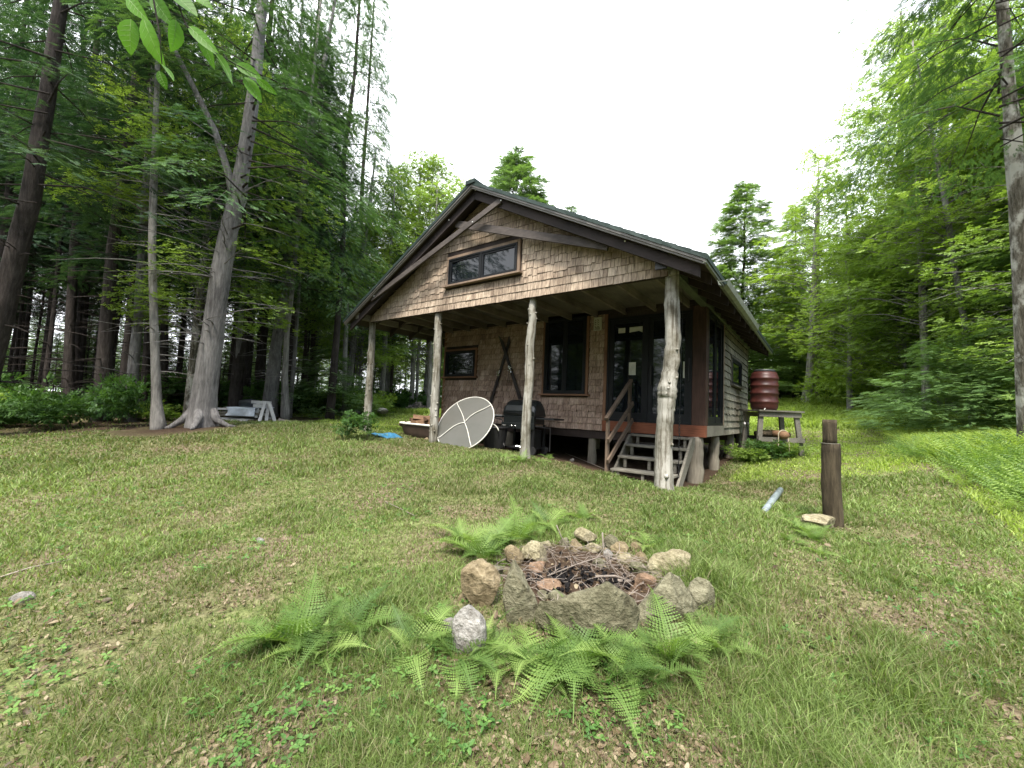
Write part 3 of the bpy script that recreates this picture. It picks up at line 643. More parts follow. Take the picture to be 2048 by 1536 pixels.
# round glass table top leaning
def table_top():
    c = Vector(at(930, 846, 8.15)); tocam = (Vector(CAM) - c).normalized(); right = Vector(RM[:, 0]); up = Vector(RM[:, 2])
    n = (tocam * .7 + (right * -.62 + up * .72).normalized() * .71).normalized()
    a = n.cross(Vector((0, 0, 1))).normalized(); b = n.cross(a).normalized(); R_ = .625
    t = thing('table_top', 'round frosted glass table top with white ribs leaning in front of the porch', 'table top', (c.x, c.y, g(c.x, c.y)))
    N = 56; pt = lambda k, r, o=0: c + a * (math.cos(k) * r) + b * (math.sin(k) * r) + n * o
    V = [pt(2*math.pi*i/N, R_ - .01, .003) for i in range(N)] + [pt(2*math.pi*i/N, R_ - .01, -.003) for i in range(N)]
    mb = MB(); mb.add(V, [tuple(range(N)), tuple(range(2*N-1, N-1, -1))]); mb.build('glass', 'frosted_glass', t)
    mb = MB(); mb.tube([pt(2*math.pi*i/N, R_, .0) for i in range(N + 1)], .011, 8, cap=False); mb.build('rim', 'white_metal', t, True)
    # picture-plane angles of the four curved ribs
    def dirn(u, v):
        r = Vector(ray(u, v)); s_ = (c - Vector(CAM)).dot(n) / r.dot(n); q = Vector(CAM) + r * s_ - c; return math.atan2(q.dot(b), q.dot(a))
    hub = c + n * .02
    for (u, v), bend in (((915, 808), .04), ((978, 814), -.13), ((877, 877), .13), ((941, 886), -.03)):
        k = dirn(u, v); e_ = pt(k, R_ - .005, .018); sd_ = (e_ - c).cross(n).normalized(); ps = []
        for i in range(13):
            s_ = i / 12; ps.append(hub.lerp(e_, s_) + sd_ * (bend * math.sin(math.pi * min(1, s_ * 1.0)) * (1 - s_) * .8))
        MB().tube(ps, .009, 8).build('rib', 'white_metal', t, True)
table_top()
# bathtub with firewood
def tub():
    A = Vector(at(789, 846, 9.6)); B = Vector(at(884, 852, 8.35)); A.z = B.z = (A.z + B.z) / 2; d = (B - A); L = d.length; d.normalize(); s_ = Vector((-d.y, d.x, 0)); zr = A.z; c = (A + B) / 2 + s_ * .33; zg = g(c.x, c.y)
    t = thing('bathtub', 'old dark cast iron bathtub with a white rim, heaped with firewood', 'bathtub', (c.x, c.y, zg))
    def ring(k, z, n=36):
        out = []
        for i in range(n):
            a = 2*math.pi*i/n; ca, sa = math.cos(a), math.sin(a); e = .55
            out.append(c + d * (L/2*k*math.copysign(abs(ca)**e, ca)) + s_ * (.34*k*math.copysign(abs(sa)**e, sa)) + Vector((0, 0, z - c.z)))
        return out
    hs = zr - zg; levels = [(.7, zg + .02), (.78, zg + .05), (.86, zg + hs * .4), (.93, zg + hs * .8), (.965, zr - .02)]
    V = []; Fq = []
    for k, z in levels: V += ring(k, z)
    for k, z in reversed(levels): V += ring(k - .03, z + .012)
    m_ = 2 * len(levels)
    for i in range(m_ - 1):
        for k in range(36): Fq.append((i*36+k, i*36+(k+1)%36, (i+1)*36+(k+1)%36, (i+1)*36+k))
    Fq.append(tuple(range(35, -1, -1))); mb = MB(); mb.add(V, Fq); mb.build('body', 'tub_iron', t, True)
    mb = MB(); mb.tube(ring(.99, zr) + ring(.99, zr)[:1], .022, 8, cap=False); mb.build('rim', 'tub_enamel', t, True)
    r = random.Random(4); Ld = 'split firewood log heaped in the old bathtub'
    for i in range(24):
        q = c + d * r.uniform(-L*.42, L*.42) + s_ * r.uniform(-.2, .2); z = zr - .09 + (i % 3) * .07 + r.uniform(0, .05) + .05 * (1 - abs((q - c).dot(d)) / (L/2)); a = r.uniform(-.5, .5) + (1.2 if i % 4 == 0 else 0)
        dd = (d * math.cos(a) + s_ * math.sin(a) + Vector((0, 0, r.uniform(-.25, .3)))).normalized(); w = r.uniform(.05, .085); mb = MB()
        sd_ = dd.cross(Vector((0, 0, 1))).normalized(); u_ = sd_.cross(dd); ro = r.uniform(0, 6)
        V = []
        for e_ in (-.19, .19):
            for k in range(3 if i % 3 else 4): aa = ro + k * 2*math.pi/(3 if i % 3 else 4); V.append(Vector((q.x, q.y, z)) + dd * e_ + sd_ * (w * math.cos(aa)) + u_ * (w * math.sin(aa)))
        k = 3 if i % 3 else 4; mb.add(V, [tuple(range(k-1, -1, -1)), tuple(range(k, 2*k))] + [(j, (j+1) % k, k + (j+1) % k, k + j) for j in range(k)])
        tag(mb.build('firewood', 'split_wood', None, bevel=.006), Ld, 'firewood', 'firewood heaped in the bathtub')
tub()
# blue tarp crumpled
def cloth(name, mat, pts_fn, nu, nv, lbl, cat, parent=None, thick=.006):
    V = [pts_fn(i / nu, j / nv) for j in range(nv + 1) for i in range(nu + 1)]
    Fq = [(j*(nu+1)+i, j*(nu+1)+i+1, (j+1)*(nu+1)+i+1, (j+1)*(nu+1)+i) for j in range(nv) for i in range(nu)]
    mb = MB(); mb.add(V, Fq); o = mb.build(name, mat, parent, True); s_ = o.modifiers.new('thick', 'SOLIDIFY'); s_.thickness = thick
    if parent is None: tag(o, lbl, cat)
    return o
pb = gp(768, 876)
cloth('tarp', 'blue_tarp', lambda a, b: (pb[0] + (a-.5) * .75, pb[1] + (b-.5) * .4, g(pb[0] + (a-.5)*.75, pb[1] + (b-.5)*.4) + .03 + .09 * float(vnoise(a*3, b*3, .5, 2)) * math.sin(math.pi*a)), 22, 14, 'crumpled blue tarp lying in the grass beside the bathtub', 'tarp')
# barrel on stand
def barrel():
    bc = at(1528, 820, 9.75); X, Y = bc[0], bc[1]; zt = bc[2]; zg = g(X, Y)
    t = thing('water_barrel', 'dark red ribbed plastic barrel with a black lid standing on the grey trestle', 'barrel', (X, Y, zt))
    h = depth(bc) / F * 78; r = .288; prof = [(.05, .0), (r*.86, .0), (r*.93, .03), (r*.985, .09)]
    for k in (.2, .42, .62, .8): prof += [(r*.99, h*k-.035), (r*1.045, h*k-.015), (r*1.045, h*k+.012), (r*.99, h*k+.03)]
    prof += [(r*.97, h*.88), (r*.88, h*.95), (r*.74, h*.975), (.02, h*.975)]
    o = MB().lathe((X, Y, zt + .002), prof, 40).build('body', 'barrel_red', t, True)
    MB().lathe((X, Y, zt + h*.974), [(.02, .0), (r*.76, .0), (r*.78, .01), (r*.78, .045), (r*.72, .055), (.02, .05)], 36).build('lid', 'barrel_lid', t, True)
    MB().tube([(X + .05, Y - r, zt + .03), (X + .05, Y - r - .06, zt + .02), (X - .02, Y - r - .12, zt - .12)], .012, 8).build('spigot', 'white_metal', t, True)
    s_ = thing('trestle_stand', 'grey timber trestle table carrying the red barrel', 'trestle', (X + .2, Y, zg))
    rt = Vector(RM[:, 0]); rt.z = 0; rt.normalize(); fd = Vector((-rt.y, rt.x, 0)); c = Vector((X, Y, 0)) + rt * .17
    def W(a, b, z): v = c + rt * a + fd * b; return (v.x, v.y, z)
    ht = .51
    for k in range(4): MB().beam(W(-ht, -.3 + k*.2, zt - .02), W(ht, -.3 + k*.2, zt - .02), .19, .035).build('top_board', 'grey_board', s_)
    for b in (-.32, .32): MB().beam(W(-ht + .03, b, zt - .1), W(ht - .03, b, zt - .1), .04, .11).build('apron', 'grey_board', s_)
    for a in (-1, 1):
        for b in (-.28, .28):
            q = W(a*.5, b*1.15, 0); zb = g(q[0], q[1]) - .05
            MB().beam((q[0], q[1], zb), W(a*.4, b*.95, zt - .05), .05, .11, up=(rt.x, rt.y, 0)).build('leg', 'grey_board', s_, bevel=.003)
    MB().beam(W(-.52, -.37, zg + .42), W(.52, -.37, zg + .42), .03, .1).build('crossbar', 'grey_board', s_)
    MB().beam(W(-.5, .33, zg + .42), W(.52, .33, zg + .42), .03, .1).build('crossbar', 'dark_timber', s_)
    lg = MB(); lg.tube([W(-.44, -.12, zg + .53), W(0, -.08, zg + .54), W(.36, -.1, zg + .53)], [.062, .066, .06], 12, rough=.08)
    tag(lg.build('log', 'stump_bark', None, True), 'brown log lying across the crossbars under the barrel', 'log')
    lg = MB(); lg.tube([W(-.0, -.52, zg + .53), W(.02, -.1, zg + .55), W(.03, .4, zg + .53)], [.085, .082, .08], 14, rough=.05)
    l2 = tag(lg.build('log', 'split_wood', None, True), 'short log with its cut end facing forward, wrapped in a tan rope', 'log')
    rp = MB(); rp.tube([W(-.01 + .11*math.cos(a), -.45, zg + .53 + .11*math.sin(a)) for a in np.linspace(-.3, 3.4, 14)] + [W(-.13, -.46, zg + .3), W(-.07, -.47, zg + .12)], .012, 6)
    rp.tube([W(.1, -.45, zg + .5), W(.12, -.46, zg + .28), W(.11, -.47, zg + .1)], .01, 6)
    tag(rp.build('rope', 'rope_tan', None, True), 'tan rope looped over the short log under the barrel', 'rope')
barrel()
# pale A shaped boards leaning at the corner
q1 = gp(1479, 905); q2 = gp(1496, 904)
t = thing('sawhorse', 'pale grey folded sawhorse legs leaning against the side wall before the trestle', 'sawhorse', q1)
top = on_x(1490, 846, .18)
MB().beam((q1[0], q1[1], q1[2] - .03), (top[0], top[1], top[2]), .04, .07).build('leg', 'pale_board', t)
MB().beam((q2[0], q2[1], q2[2] - .03), (top[0] + .07, top[1] + .02, top[2]), .04, .06).build('leg', 'pale_board', t)
MB().beam(tuple((np.array(q1) * .55 + np.array(top) * .45)), tuple((np.array(q2) * .5 + np.array(top) * .5)), .03, .06).build('brace', 'grey_board', t)
# stump post of two logs
def stump():
    b0 = gp(1666, 1052); d0 = depth(b0); px = d0 / F; r1 = 16.5 * px; r2 = 9.6 * px; zt = b0[2] + (1052 - 888) * px * 1.0; z2 = b0[2] + (1052 - 840) * px
    t = thing('wooden_post', 'dark barked log post with a narrower section on top standing alone right of the cabin', 'post', b0)
    n = 12; mb = MB(); mb.tube([(b0[0] + .005*math.sin(i*.7) - .02*i/n, b0[1], b0[2] - .1 + (zt - b0[2] + .1)*i/n) for i in range(n+1)], [r1*(1.02 - .05*i/n) for i in range(n+1)], 20, rough=.03)
    mb.build('lower_log', 'stump_bark', t, True)
    mb = MB(); mb.tube([(b0[0] - .005 - .02, b0[1], zt + (z2 - zt)*i/5) for i in range(6)], [r2*1.25]*6, 16, rough=.03); mb.build('upper_log', 'stump_bark', t, True)
    MB().tube([(b0[0] - .02, b0[1], zt - .004), (b0[0] - .02, b0[1], zt + .003)], r1*.99, 20).build('cut_face', 'grey_board', t)
stump()
# bluish pipe half sunk in the grass
a_ = gp(1527, 1028); b_ = gp(1561, 992)
mb = MB(); mb.tube([(a_[0], a_[1], a_[2] + .02), tuple((a_ + b_) / 2 + np.array([0, 0, .06])), (b_[0], b_[1], b_[2] + .09)], [.035, .04, .042], 14, rough=.05)
tag(mb.build('birch_log', 'steel_pipe', None, True), 'short pale bluish log lying in the grass left of the lone post', 'log')

# ---------------------------------------------------------------- stones
def stone(px, py, w, h, mat, lbl, seed, dz=0., flat=.8, ang=0., cuts=5, group='stones of the fire ring', sink=.25, tall=1.0, pos=None, peak=None):
    """px, py: middle of the foot in the photograph; w, h in photograph pixels"""
    r = np.random.default_rng(seed); b = gp(px, py) if pos is None else np.array(pos, float); d = depth(b); k = d / F; W_, H_ = w * k, h * k * tall
    import bmesh
    bm = bmesh.new(); bmesh.ops.create_icosphere(bm, subdivisions=5 if w > 50 else 3, radius=1.0); V = np.array([v.co[:] for v in bm.verts]); Fq = np.array([[v.index for v in f.verts] for f in bm.faces]); bm.free()
    for i in range(cuts):
        n = r.normal(size=3); n /= np.linalg.norm(n); o = r.uniform(.42, .75); s_ = V @ n; V = V - np.outer(np.clip(s_ - o, 0, None) * .98, n)
    dirs = V / np.linalg.norm(V, axis=1, keepdims=True)
    def n3(p, s_, q): return vnoise(p[:, 0] + q, p[:, 1] + p[:, 2] * .7, s_, seed) + vnoise(p[:, 2] + q, p[:, 0] - p[:, 1] * .6, s_, seed + 9) - 1
    V = V * (1 + .16 * n3(dirs, .8, 3)[:, None] + .06 * n3(dirs, .25, 7)[:, None] + .03 * n3(dirs, .1, 5)[:, None] + .008 * n3(dirs, .045, 2)[:, None])
    V[:, 0] /= np.ptp(V[:, 0]); V[:, 1] /= np.ptp(V[:, 1]); V[:, 2] /= np.ptp(V[:, 2])
    V[:, 2] -= V[:, 2].min()
    if peak: V[:, 2] *= 1 - peak[1] * np.clip(np.abs(V[:, 0] - peak[0]) * 2, 0, 1)
    V[:, 2] /= V[:, 2].max()
    V = V * np.array([W_, W_ * flat, H_ * (1 + sink)]); V[:, 2] -= V[:, 2].min()
    rt = RM[:, 0] * np.array([1, 1, 0]); rt /= np.linalg.norm(rt); fd = np.array([-rt[1], rt[0], 0]); ca, sa = math.cos(ang), math.sin(ang)
    Wd = V[:, :1] * rt + V[:, 1:2] * fd + V[:, 2:] * np.array([0, 0, 1.]); c2 = Wd.copy()
    if ang:
        up_ = np.array([0, 0, 1.]); a_c = Wd @ rt; u_c = Wd[:, 2] - H_/2; Wd = (a_c*ca - u_c*sa)[:, None]*rt + (Wd @ fd)[:, None]*fd + ((a_c*sa + u_c*ca) + H_/2)[:, None]*up_
    c = b + fd * (W_ * flat * .45) + np.array([0, 0, -H_ * sink + dz]); o = mesh('stone', Wd + c, Fq, mat, None, None, smooth=True)
    return tag(o, lbl, 'stone', group)
K = 600 / 2003.
def cs(cx, cy, w, h, mat, lbl, seed, **kw): return stone(860 + cx * K, 1040 + (cy + h / 2) * K, w * K, h * K, mat, lbl, seed, **kw)
cs(1040, 655, 720, 440, 'grey_stone', 'largest mossy slab standing at the front of the fire ring', 1, flat=.28, cuts=9, peak=(.2, .34))
cs(1660, 590, 470, 370, 'grey_stone', 'big pointed grey stone at the right front of the fire ring', 2, flat=.5, cuts=10, peak=(-.05, .42))
cs(1830, 540, 200, 240, 'grey_stone', 'narrow dark slab tucked behind the big pointed stone at right', 103, flat=.7)
cs(565, 515, 260, 390, 'grey_stone', 'upright pointed grey stone at the left front of the ring', 4, flat=.5, cuts=9, peak=(-.1, .45))
cs(330, 450, 275, 300, 'tan_stone', 'broad tan block leaning left of the upright grey stone', 5, flat=.6, cuts=9)
cs(245, 775, 250, 300, 'speckled_stone', 'speckled whitish granite stone half hidden by the ferns at front left', 212, flat=.8, cuts=1)
cs(120, 740, 110, 130, 'speckled_stone', 'small speckled stone touching the whitish granite stone on its left', 26, flat=.8, cuts=4)
cs(215, 540, 75, 75, 'tan_stone', 'small brown stone on the outer left below the tan block', 7)
cs(550, 250, 135, 130, 'tan_stone', 'rounded tan stone beside the pale oval stone at the back left', 8, cuts=3)
cs(700, 235, 185, 150, 'pale_stone', 'smooth pale oval stone at the back left of the ring', 9, cuts=3)
cs(768, 180, 95, 60, 'pale_stone', 'small yellowish stone behind the pale oval stone', 10)
cs(725, 325, 120, 75, 'red_stone', 'flat brown stone inside the ring before the pale oval stone', 11)
cs(430, 355, 130, 70, 'grey_stone', 'low grey stone in the gap behind the tan block', 12)
cs(1045, 140, 165, 78, 'pale_stone', 'layered mossy slab lying highest at the back of the ring', 13, flat=.6, cuts=7, dz=.05)
cs(980, 180, 85, 80, 'tan_stone', 'small tan stone under the layered slab', 14)
cs(1100, 192, 110, 60, 'pale_stone', 'low flat stone right under the layered slab', 15)
cs(900, 150, 80, 55, 'grey_stone', 'mossy dark stone left of the layered slab', 16)
cs(1215, 160, 98, 105, 'grey_stone', 'round grey green stone at the back of the ring', 17, cuts=2)
cs(1290, 200, 130, 75, 'tan_stone', 'tan stone just right of the round grey green one', 18)
cs(1385, 195, 90, 72, 'tan_stone', 'small tan stone by the fern at the back right', 19)
cs(1310, 272, 122, 72, 'pale_stone', 'yellow oval stone in the inner row at right', 20, cuts=3)
cs(1415, 275, 110, 105, 'tan_stone', 'rounded tan stone between the yellow oval stone and the long slab', 21, cuts=3)
cs(1395, 330, 120, 72, 'grey_stone', 'grey oval stone in the inner row below the rounded tan stone', 22, cuts=2)
cs(1150, 290, 105, 70, 'grey_stone', 'flat grey stone inside the back of the ring', 23, dz=-.02)
cs(1195, 240, 65, 70, 'speckled_stone', 'small pale stone standing inside the back of the ring', 24)
cs(1655, 320, 350, 210, 'pale_stone', 'long pale slab on the right rim of the ring', 25, flat=.5, cuts=8, ang=-.22)
cs(1455, 432, 150, 115, 'red_stone', 'reddish brown stone inside the ring by the big pointed stone', 27)
cs(780, 462, 175, 62, 'red_stone', 'flat dark reddish stone inside the ring behind the upright stone', 28)
cs(755, 515, 85, 60, 'grey_stone', 'small round stone inside the ring next to the upright stone', 29, cuts=2)
cs(860, 530, 135, 70, 'grey_stone', 'dark slate stone inside the ring behind the largest slab', 30)
stone(1658, 1066, 82, 30, 'pale_stone', 'flat pale boulder at the foot of the lone post', 41, group='loose stones on the lawn')
stone(516, 1088, 17, 11, 'speckled_stone', 'small white stone alone in the lawn left of the ferns', 42, group='loose stones on the lawn')
stone(26, 1212, 40, 22, 'speckled_stone', 'whitish stone at the far left of the lawn', 43, group='loose stones on the lawn')
stone(1103, 828 + 28, 10, 6, 'speckled_stone', 'small pale stone beside the porch pier', 44, pos=(-2.35, 1.75, g(-2.35, 1.75)), group='loose stones on the lawn')
for i, (u, v, w) in enumerate(((829, 874, 9), (842, 876, 8), (833, 882, 6), (852, 882, 7), (820, 884, 6))): stone(u, v, w * 1.3, w, 'tan_stone', 'fist sized stone in the dirt at the foot of the bathtub', 50 + i, group='stones at the foot of the bathtub')
for i in range(20):
    r = random.Random(i); stone(668 + r.uniform(0, 95), 838 - r.uniform(0, 12), r.uniform(12, 26), r.uniform(9, 16), 'speckled_stone', 'pale rock in the heap at the edge of the lawn left of the porch', 70 + i, group='rock heap at the edge of the lawn', dz=r.uniform(.02, .22))
stone(656, 838, 16, 9, 'speckled_stone', 'white flat rock lying alone on the lawn edge left of the rock heap', 90, group='loose stones on the lawn')
# twigs and charcoal in the ring
pc = gp(1170, 1165)
def in_pit():
    while True:
        a = rng.uniform(-.6, .6), rng.uniform(-.5, .5)
        if a[0]**2/.36 + a[1]**2/.25 < 1: return a
rt = RM[:, 0] * np.array([1, 1, 0]); rt /= np.linalg.norm(rt); fd = np.array([-rt[1], rt[0], 0])
mb = MB()
for i in range(330):
    a = in_pit(); p = pc + rt*a[0]*1.1 + fd*a[1]; z = g(p[0], p[1]) + .02 + rng.uniform(0, .07); th = rng.uniform(0, 6.28); L = rng.uniform(.05, .28); d_ = np.array([math.cos(th), math.sin(th), rng.uniform(-.3, .3)])
    q = np.array([p[0], p[1], z]); mid = q + d_*L*.5 + rng.normal(size=3)*.012; r0 = rng.uniform(.001, .003); mb.tube([q, mid, q + d_*L], [r0, r0*.8, r0*.5], 5)
tag(mb.build('twigs', 'stick_grey', None), 'tangle of dry grey twigs lying in the fire ring', 'twigs', None, 'stuff')
for i, (pts, r0, lb) in enumerate((([(1113, 1050, 0.12), (1122, 1072, .1), (1160, 1140, .06)], .004, 'thin bent stick rising from the back left of the fire ring'),
        ([(1205, 1065, .25), (1207, 1110, .14), (1235, 1150, .06), (1250, 1160, .05)], .005, 'thin stick standing upright at the back of the fire ring'),
        ([(1095, 1160, .05), (1150, 1130, .13), (1205, 1112, .2)], .005, 'long thin stick lying slantwise across the fire ring'),
        ([(1232, 1160, .05), (1245, 1180, .06), (1262, 1200, .05)], .014, 'thick pale driftwood stick at the right inside the ring'),
        ([(1190, 1153, .07), (1230, 1152, .09), (1265, 1166, .06)], .009, 'knobby half burnt stick lying level in the ring'))):
    P_ = []
    for u, v, h in pts:
        b = pc + rt * ((u - 1170) * depth(pc) / F); r_ = ray(u, v); s_ = ((b - CAM) @ fd) / (r_ @ fd); P_.append(CAM + r_ * s_)
    zmin = g(P_[-1][0], P_[-1][1]) + .03
    P_ = [np.array([q[0], q[1], max(q[2], zmin)]) for q in P_]
    tag(MB().tube(P_, [r0 * (1 - .1*k) for k in range(len(P_))], 7, rough=.1).build('stick', 'stick_grey', None, True), lb, 'stick', 'larger sticks in the fire ring')
V = []; Fq = []; n = 0; r = np.random.default_rng(3)
mb = MB()
for i in range(220):
    a = r.normal(size=2) * .13; p = pc + rt*a[0]*1.6 + fd*(a[1] - .02); s_ = r.uniform(.005, .017); z = g(p[0], p[1]) + .01 + r.uniform(0, .035)
    ax = r.normal(size=3); ax /= np.linalg.norm(ax); bx_ = np.cross(ax, r.normal(size=3)); bx_ /= np.linalg.norm(bx_); cx_ = np.cross(ax, bx_)
    q = np.array([p[0], p[1], z]); pts = [q + (ax*i_ + bx_*j_*.7 + cx_*k_*.6)*s_*r.uniform(.6, 1.3) for i_ in (-1, 1) for j_ in (-1, 1) for k_ in (-1, 1)]
    mb.add(pts, [(0,1,3,2),(4,6,7,5),(0,4,5,1),(2,3,7,6),(0,2,6,4),(1,5,7,3)])
tag(mb.build('charcoal', 'charcoal', None), 'black charcoal lumps in the middle of the fire ring', 'charcoal', None, 'stuff')

# lumber stack, tarps and sawhorse at the forest edge
def lumber():
    c = Vector(gp(508, 842)); rt_ = Vector(rt); fd_ = Vector(fd); k = depth(c) / F; zg = c.z
    def W(u, b, h): v = c + rt_ * ((u - 508) * k) + fd_ * b; return Vector((v.x, v.y, zg + h * k))
    t = thing('lumber_stack', 'low stack of old boards and poles at the forest edge beside the big grey trunk', 'lumber stack', c)
    r = random.Random(9)
    for i in range(15):
        h = 3 + (i // 4) * 6.2 + r.uniform(-1, 1); b = (i % 4) * .24; x0_ = 424 + r.uniform(-4, 22); x1_ = 515 + r.uniform(-10, 10)
        MB().beam(W(x0_, b, h), W(x1_, b + r.uniform(-.05, .05), h + r.uniform(-1, 1.5)), .16, .05).build('board', 'grey_board' if i % 3 else 'pale_board', t)
    for u in (440, 480, 506): MB().beam(W(u, -.1, 0), W(u, .9, 0), .1, .09).build('block', 'stick_grey', t)
    pl = cloth('tarp', 'grey_tarp', lambda a, b: tuple(W(455 + 60 * a + 6 * math.sin(b * 3) * (1 - a), -.14 - .05 * math.sin(a * 9) * b + (.9 if b < .08 else 0) * 1.0, 28 - 19 * b - 1.5 * math.sin(math.pi * a) * (1 - b) + 1.3 * math.sin(a * 14) * b * (1 - b))), 36, 16, 'wrinkled pale grey tarp draped over the front of the lumber stack', 'tarp')
    dk = MB(); dk.tube([W(461, .35, 34), W(482, .35, 35.5), W(504, .35, 34)], [.09, .12, .09], 14); tag(dk.build('tarp', 'dark_tarp', None, True), 'rolled black tarp lying on top of the lumber stack', 'tarp')
    s_ = thing('sawhorse', 'white board frame leaning at the right end of the lumber stack', 'sawhorse', W(540, 0, 0))
    for (u0, h0, u1, h1, b0_, b1_) in ((509, 37, 516, 7, .1, -.1), (527, 37, 534, -1, .0, -.35), (530, 30, 541, 0, .1, -.2), (536, 37, 558, 2, .0, -.2)):
        MB().beam(W(u0, b0_, h0), W(u1, b1_, h1), .03, .075, up=(rt_.x, rt_.y, 0)).build('leg', 'pale_board', s_)
    for (u0, h0, u1, h1) in ((499, 38, 538, 37.5), (503, 31, 536, 31)): MB().beam(W(u0, .03, h0), W(u1, .03, h1), .04, .08).build('rail', 'pale_board', s_)
    tag(MB().beam(W(478, -.5, 1), W(519, -.55, 3), .06, .05).build('plank', 'pale_board', None), 'pale plank on the ground before the lumber stack', 'plank')
    tag(MB().tube([W(562, -.1, 3), W(575, -.1, 2), W(600, -.1, 1)], [.07, .045, .02], 9, rough=.1).build('log', 'stick_grey', None), 'thin barkless log lying right of the white frame', 'log')
lumber()
# woodpile far behind
c = at(832, 822, 20.0); c[2] = g(c[0], c[1]); k = depth(c) / F; r = random.Random(2); cnt = 0
for row in range(6):
    n_ = int(15 - row * 1.8 - (row > 3) * 3)
    for i in range(n_):
        u = 832 + (i - (n_ - 1) / 2) * 4.1 + row * .6; q = Vector(c) + Vector(rt) * ((u - 832) * k) + Vector((0, 0, .06 + row * .095)); w = r.uniform(.045, .062)
        q += Vector(fd) * r.uniform(-.06, .06); mb = MB(); mb.tube([q, q + Vector(fd) * .4], w, r.choice([3, 4, 5, 6]), rough=.2)
        tag(mb.build('firewood', 'old_firewood', None), 'weathered log in the stacked woodpile on the bright grass behind the porch', 'firewood', 'weathered woodpile behind the porch')
# ---------------------------------------------------------------- foliage builders (all vectorised)
def raw_mesh(name, V, Fc, mat, var):
    V = np.asarray(V, np.float32); me = bpy.data.meshes.new(name); nf, k = Fc.shape
    me.vertices.add(len(V)); me.vertices.foreach_set('co', V.ravel()); me.loops.add(nf*k); me.loops.foreach_set('vertex_index', Fc.astype(np.int32).ravel())
    me.polygons.add(nf); me.polygons.foreach_set('loop_start', np.arange(0, nf*k, k, dtype=np.int32)); me.update(calc_edges=True)
    a = me.attributes.new('var', 'FLOAT', 'FACE'); a.data.foreach_set('value', np.asarray(var, np.float32)); me.materials.append(MATS[mat]); return me
def place_sprays(BV, BF, pos, fwd, nrm, scale, var, jit=.12, r=None):
    """copy the base spray (x forward, z up) to every position"""
    r = r or rng; f = fwd / np.linalg.norm(fwd, axis=1, keepdims=True); s = np.cross(nrm, f); s /= np.linalg.norm(s, axis=1, keepdims=True) + 1e-9; u = np.cross(f, s)
    V = (BV[None, :, 0, None] * f[:, None] + BV[None, :, 1, None] * s[:, None] + BV[None, :, 2, None] * u[:, None]) * scale[:, None, None] + pos[:, None]
    nv = len(BV); Fc = (BF[None] + (np.arange(len(pos)) * nv)[:, None, None]).reshape(-1, BF.shape[1])
    va = np.clip(np.repeat(var, len(BF)) + r.normal(0, jit, len(pos) * len(BF)), 0, 1); return V.reshape(-1, 3), Fc, va
def base_needle(npair=9, ll=.34, w=.075, seed=0):
    r = np.random.default_rng(seed); V = []; Fc = []
    for i in range(npair):
        x = i / npair; L = ll * (1 - .75 * x) * r.uniform(.8, 1.15)
        for sg in (-1, 1):
            b = len(V); th = r.uniform(.75, 1.05); dx, dy = math.cos(th) * L, math.sin(th) * L * sg; z = r.uniform(-.05, .03)
            V += [(x, 0, 0), (x + dx*.5 + w*.6, dy*.5, z*.5), (x + dx, dy, z - .02), (x + dx*.45 - w*.5, dy*.5 + w*.3*sg, z*.5)]; Fc.append((b, b+1, b+2, b+3))
    b = len(V); V += [(.7, -.03, 0), (1.1, 0, -.03), (.7, .03, 0), (.2, 0, .01)]; Fc.append((b, b+1, b+2, b+3))
    return np.array(V, float), np.array(Fc)
def base_leaves(n=9, size=.3, seed=0, spread=.5):
    r = np.random.default_rng(seed); V = []; Fc = []
    for i in range(n):
        x = i / n * .85; sg = -1 if i % 2 else 1; th = r.uniform(.5, 1.1) * sg; L = size * r.uniform(.75, 1.2); w = L * .28; b = len(V)
        c = np.array([x, 0, 0]); d = np.array([math.cos(th), math.sin(th), r.uniform(-.35, .1)]); d /= np.linalg.norm(d); s = np.array([-d[1], d[0], r.uniform(-.35, .35)]); o = c + d * L * .12
        V += [tuple(o), tuple(o + d*L*.5 + s*w), tuple(o + d*L - np.array([0, 0, .03])), tuple(o + d*L*.5 - s*w)]; Fc.append((b, b+1, b+2, b+3))
    return np.array(V, float), np.array(Fc)
NB = base_needle(8, .36, .07, 1); NB2 = base_needle(10, .3, .055, 2); LB = base_leaves(8, .34, 3); LB2 = base_leaves(6, .42, 5)
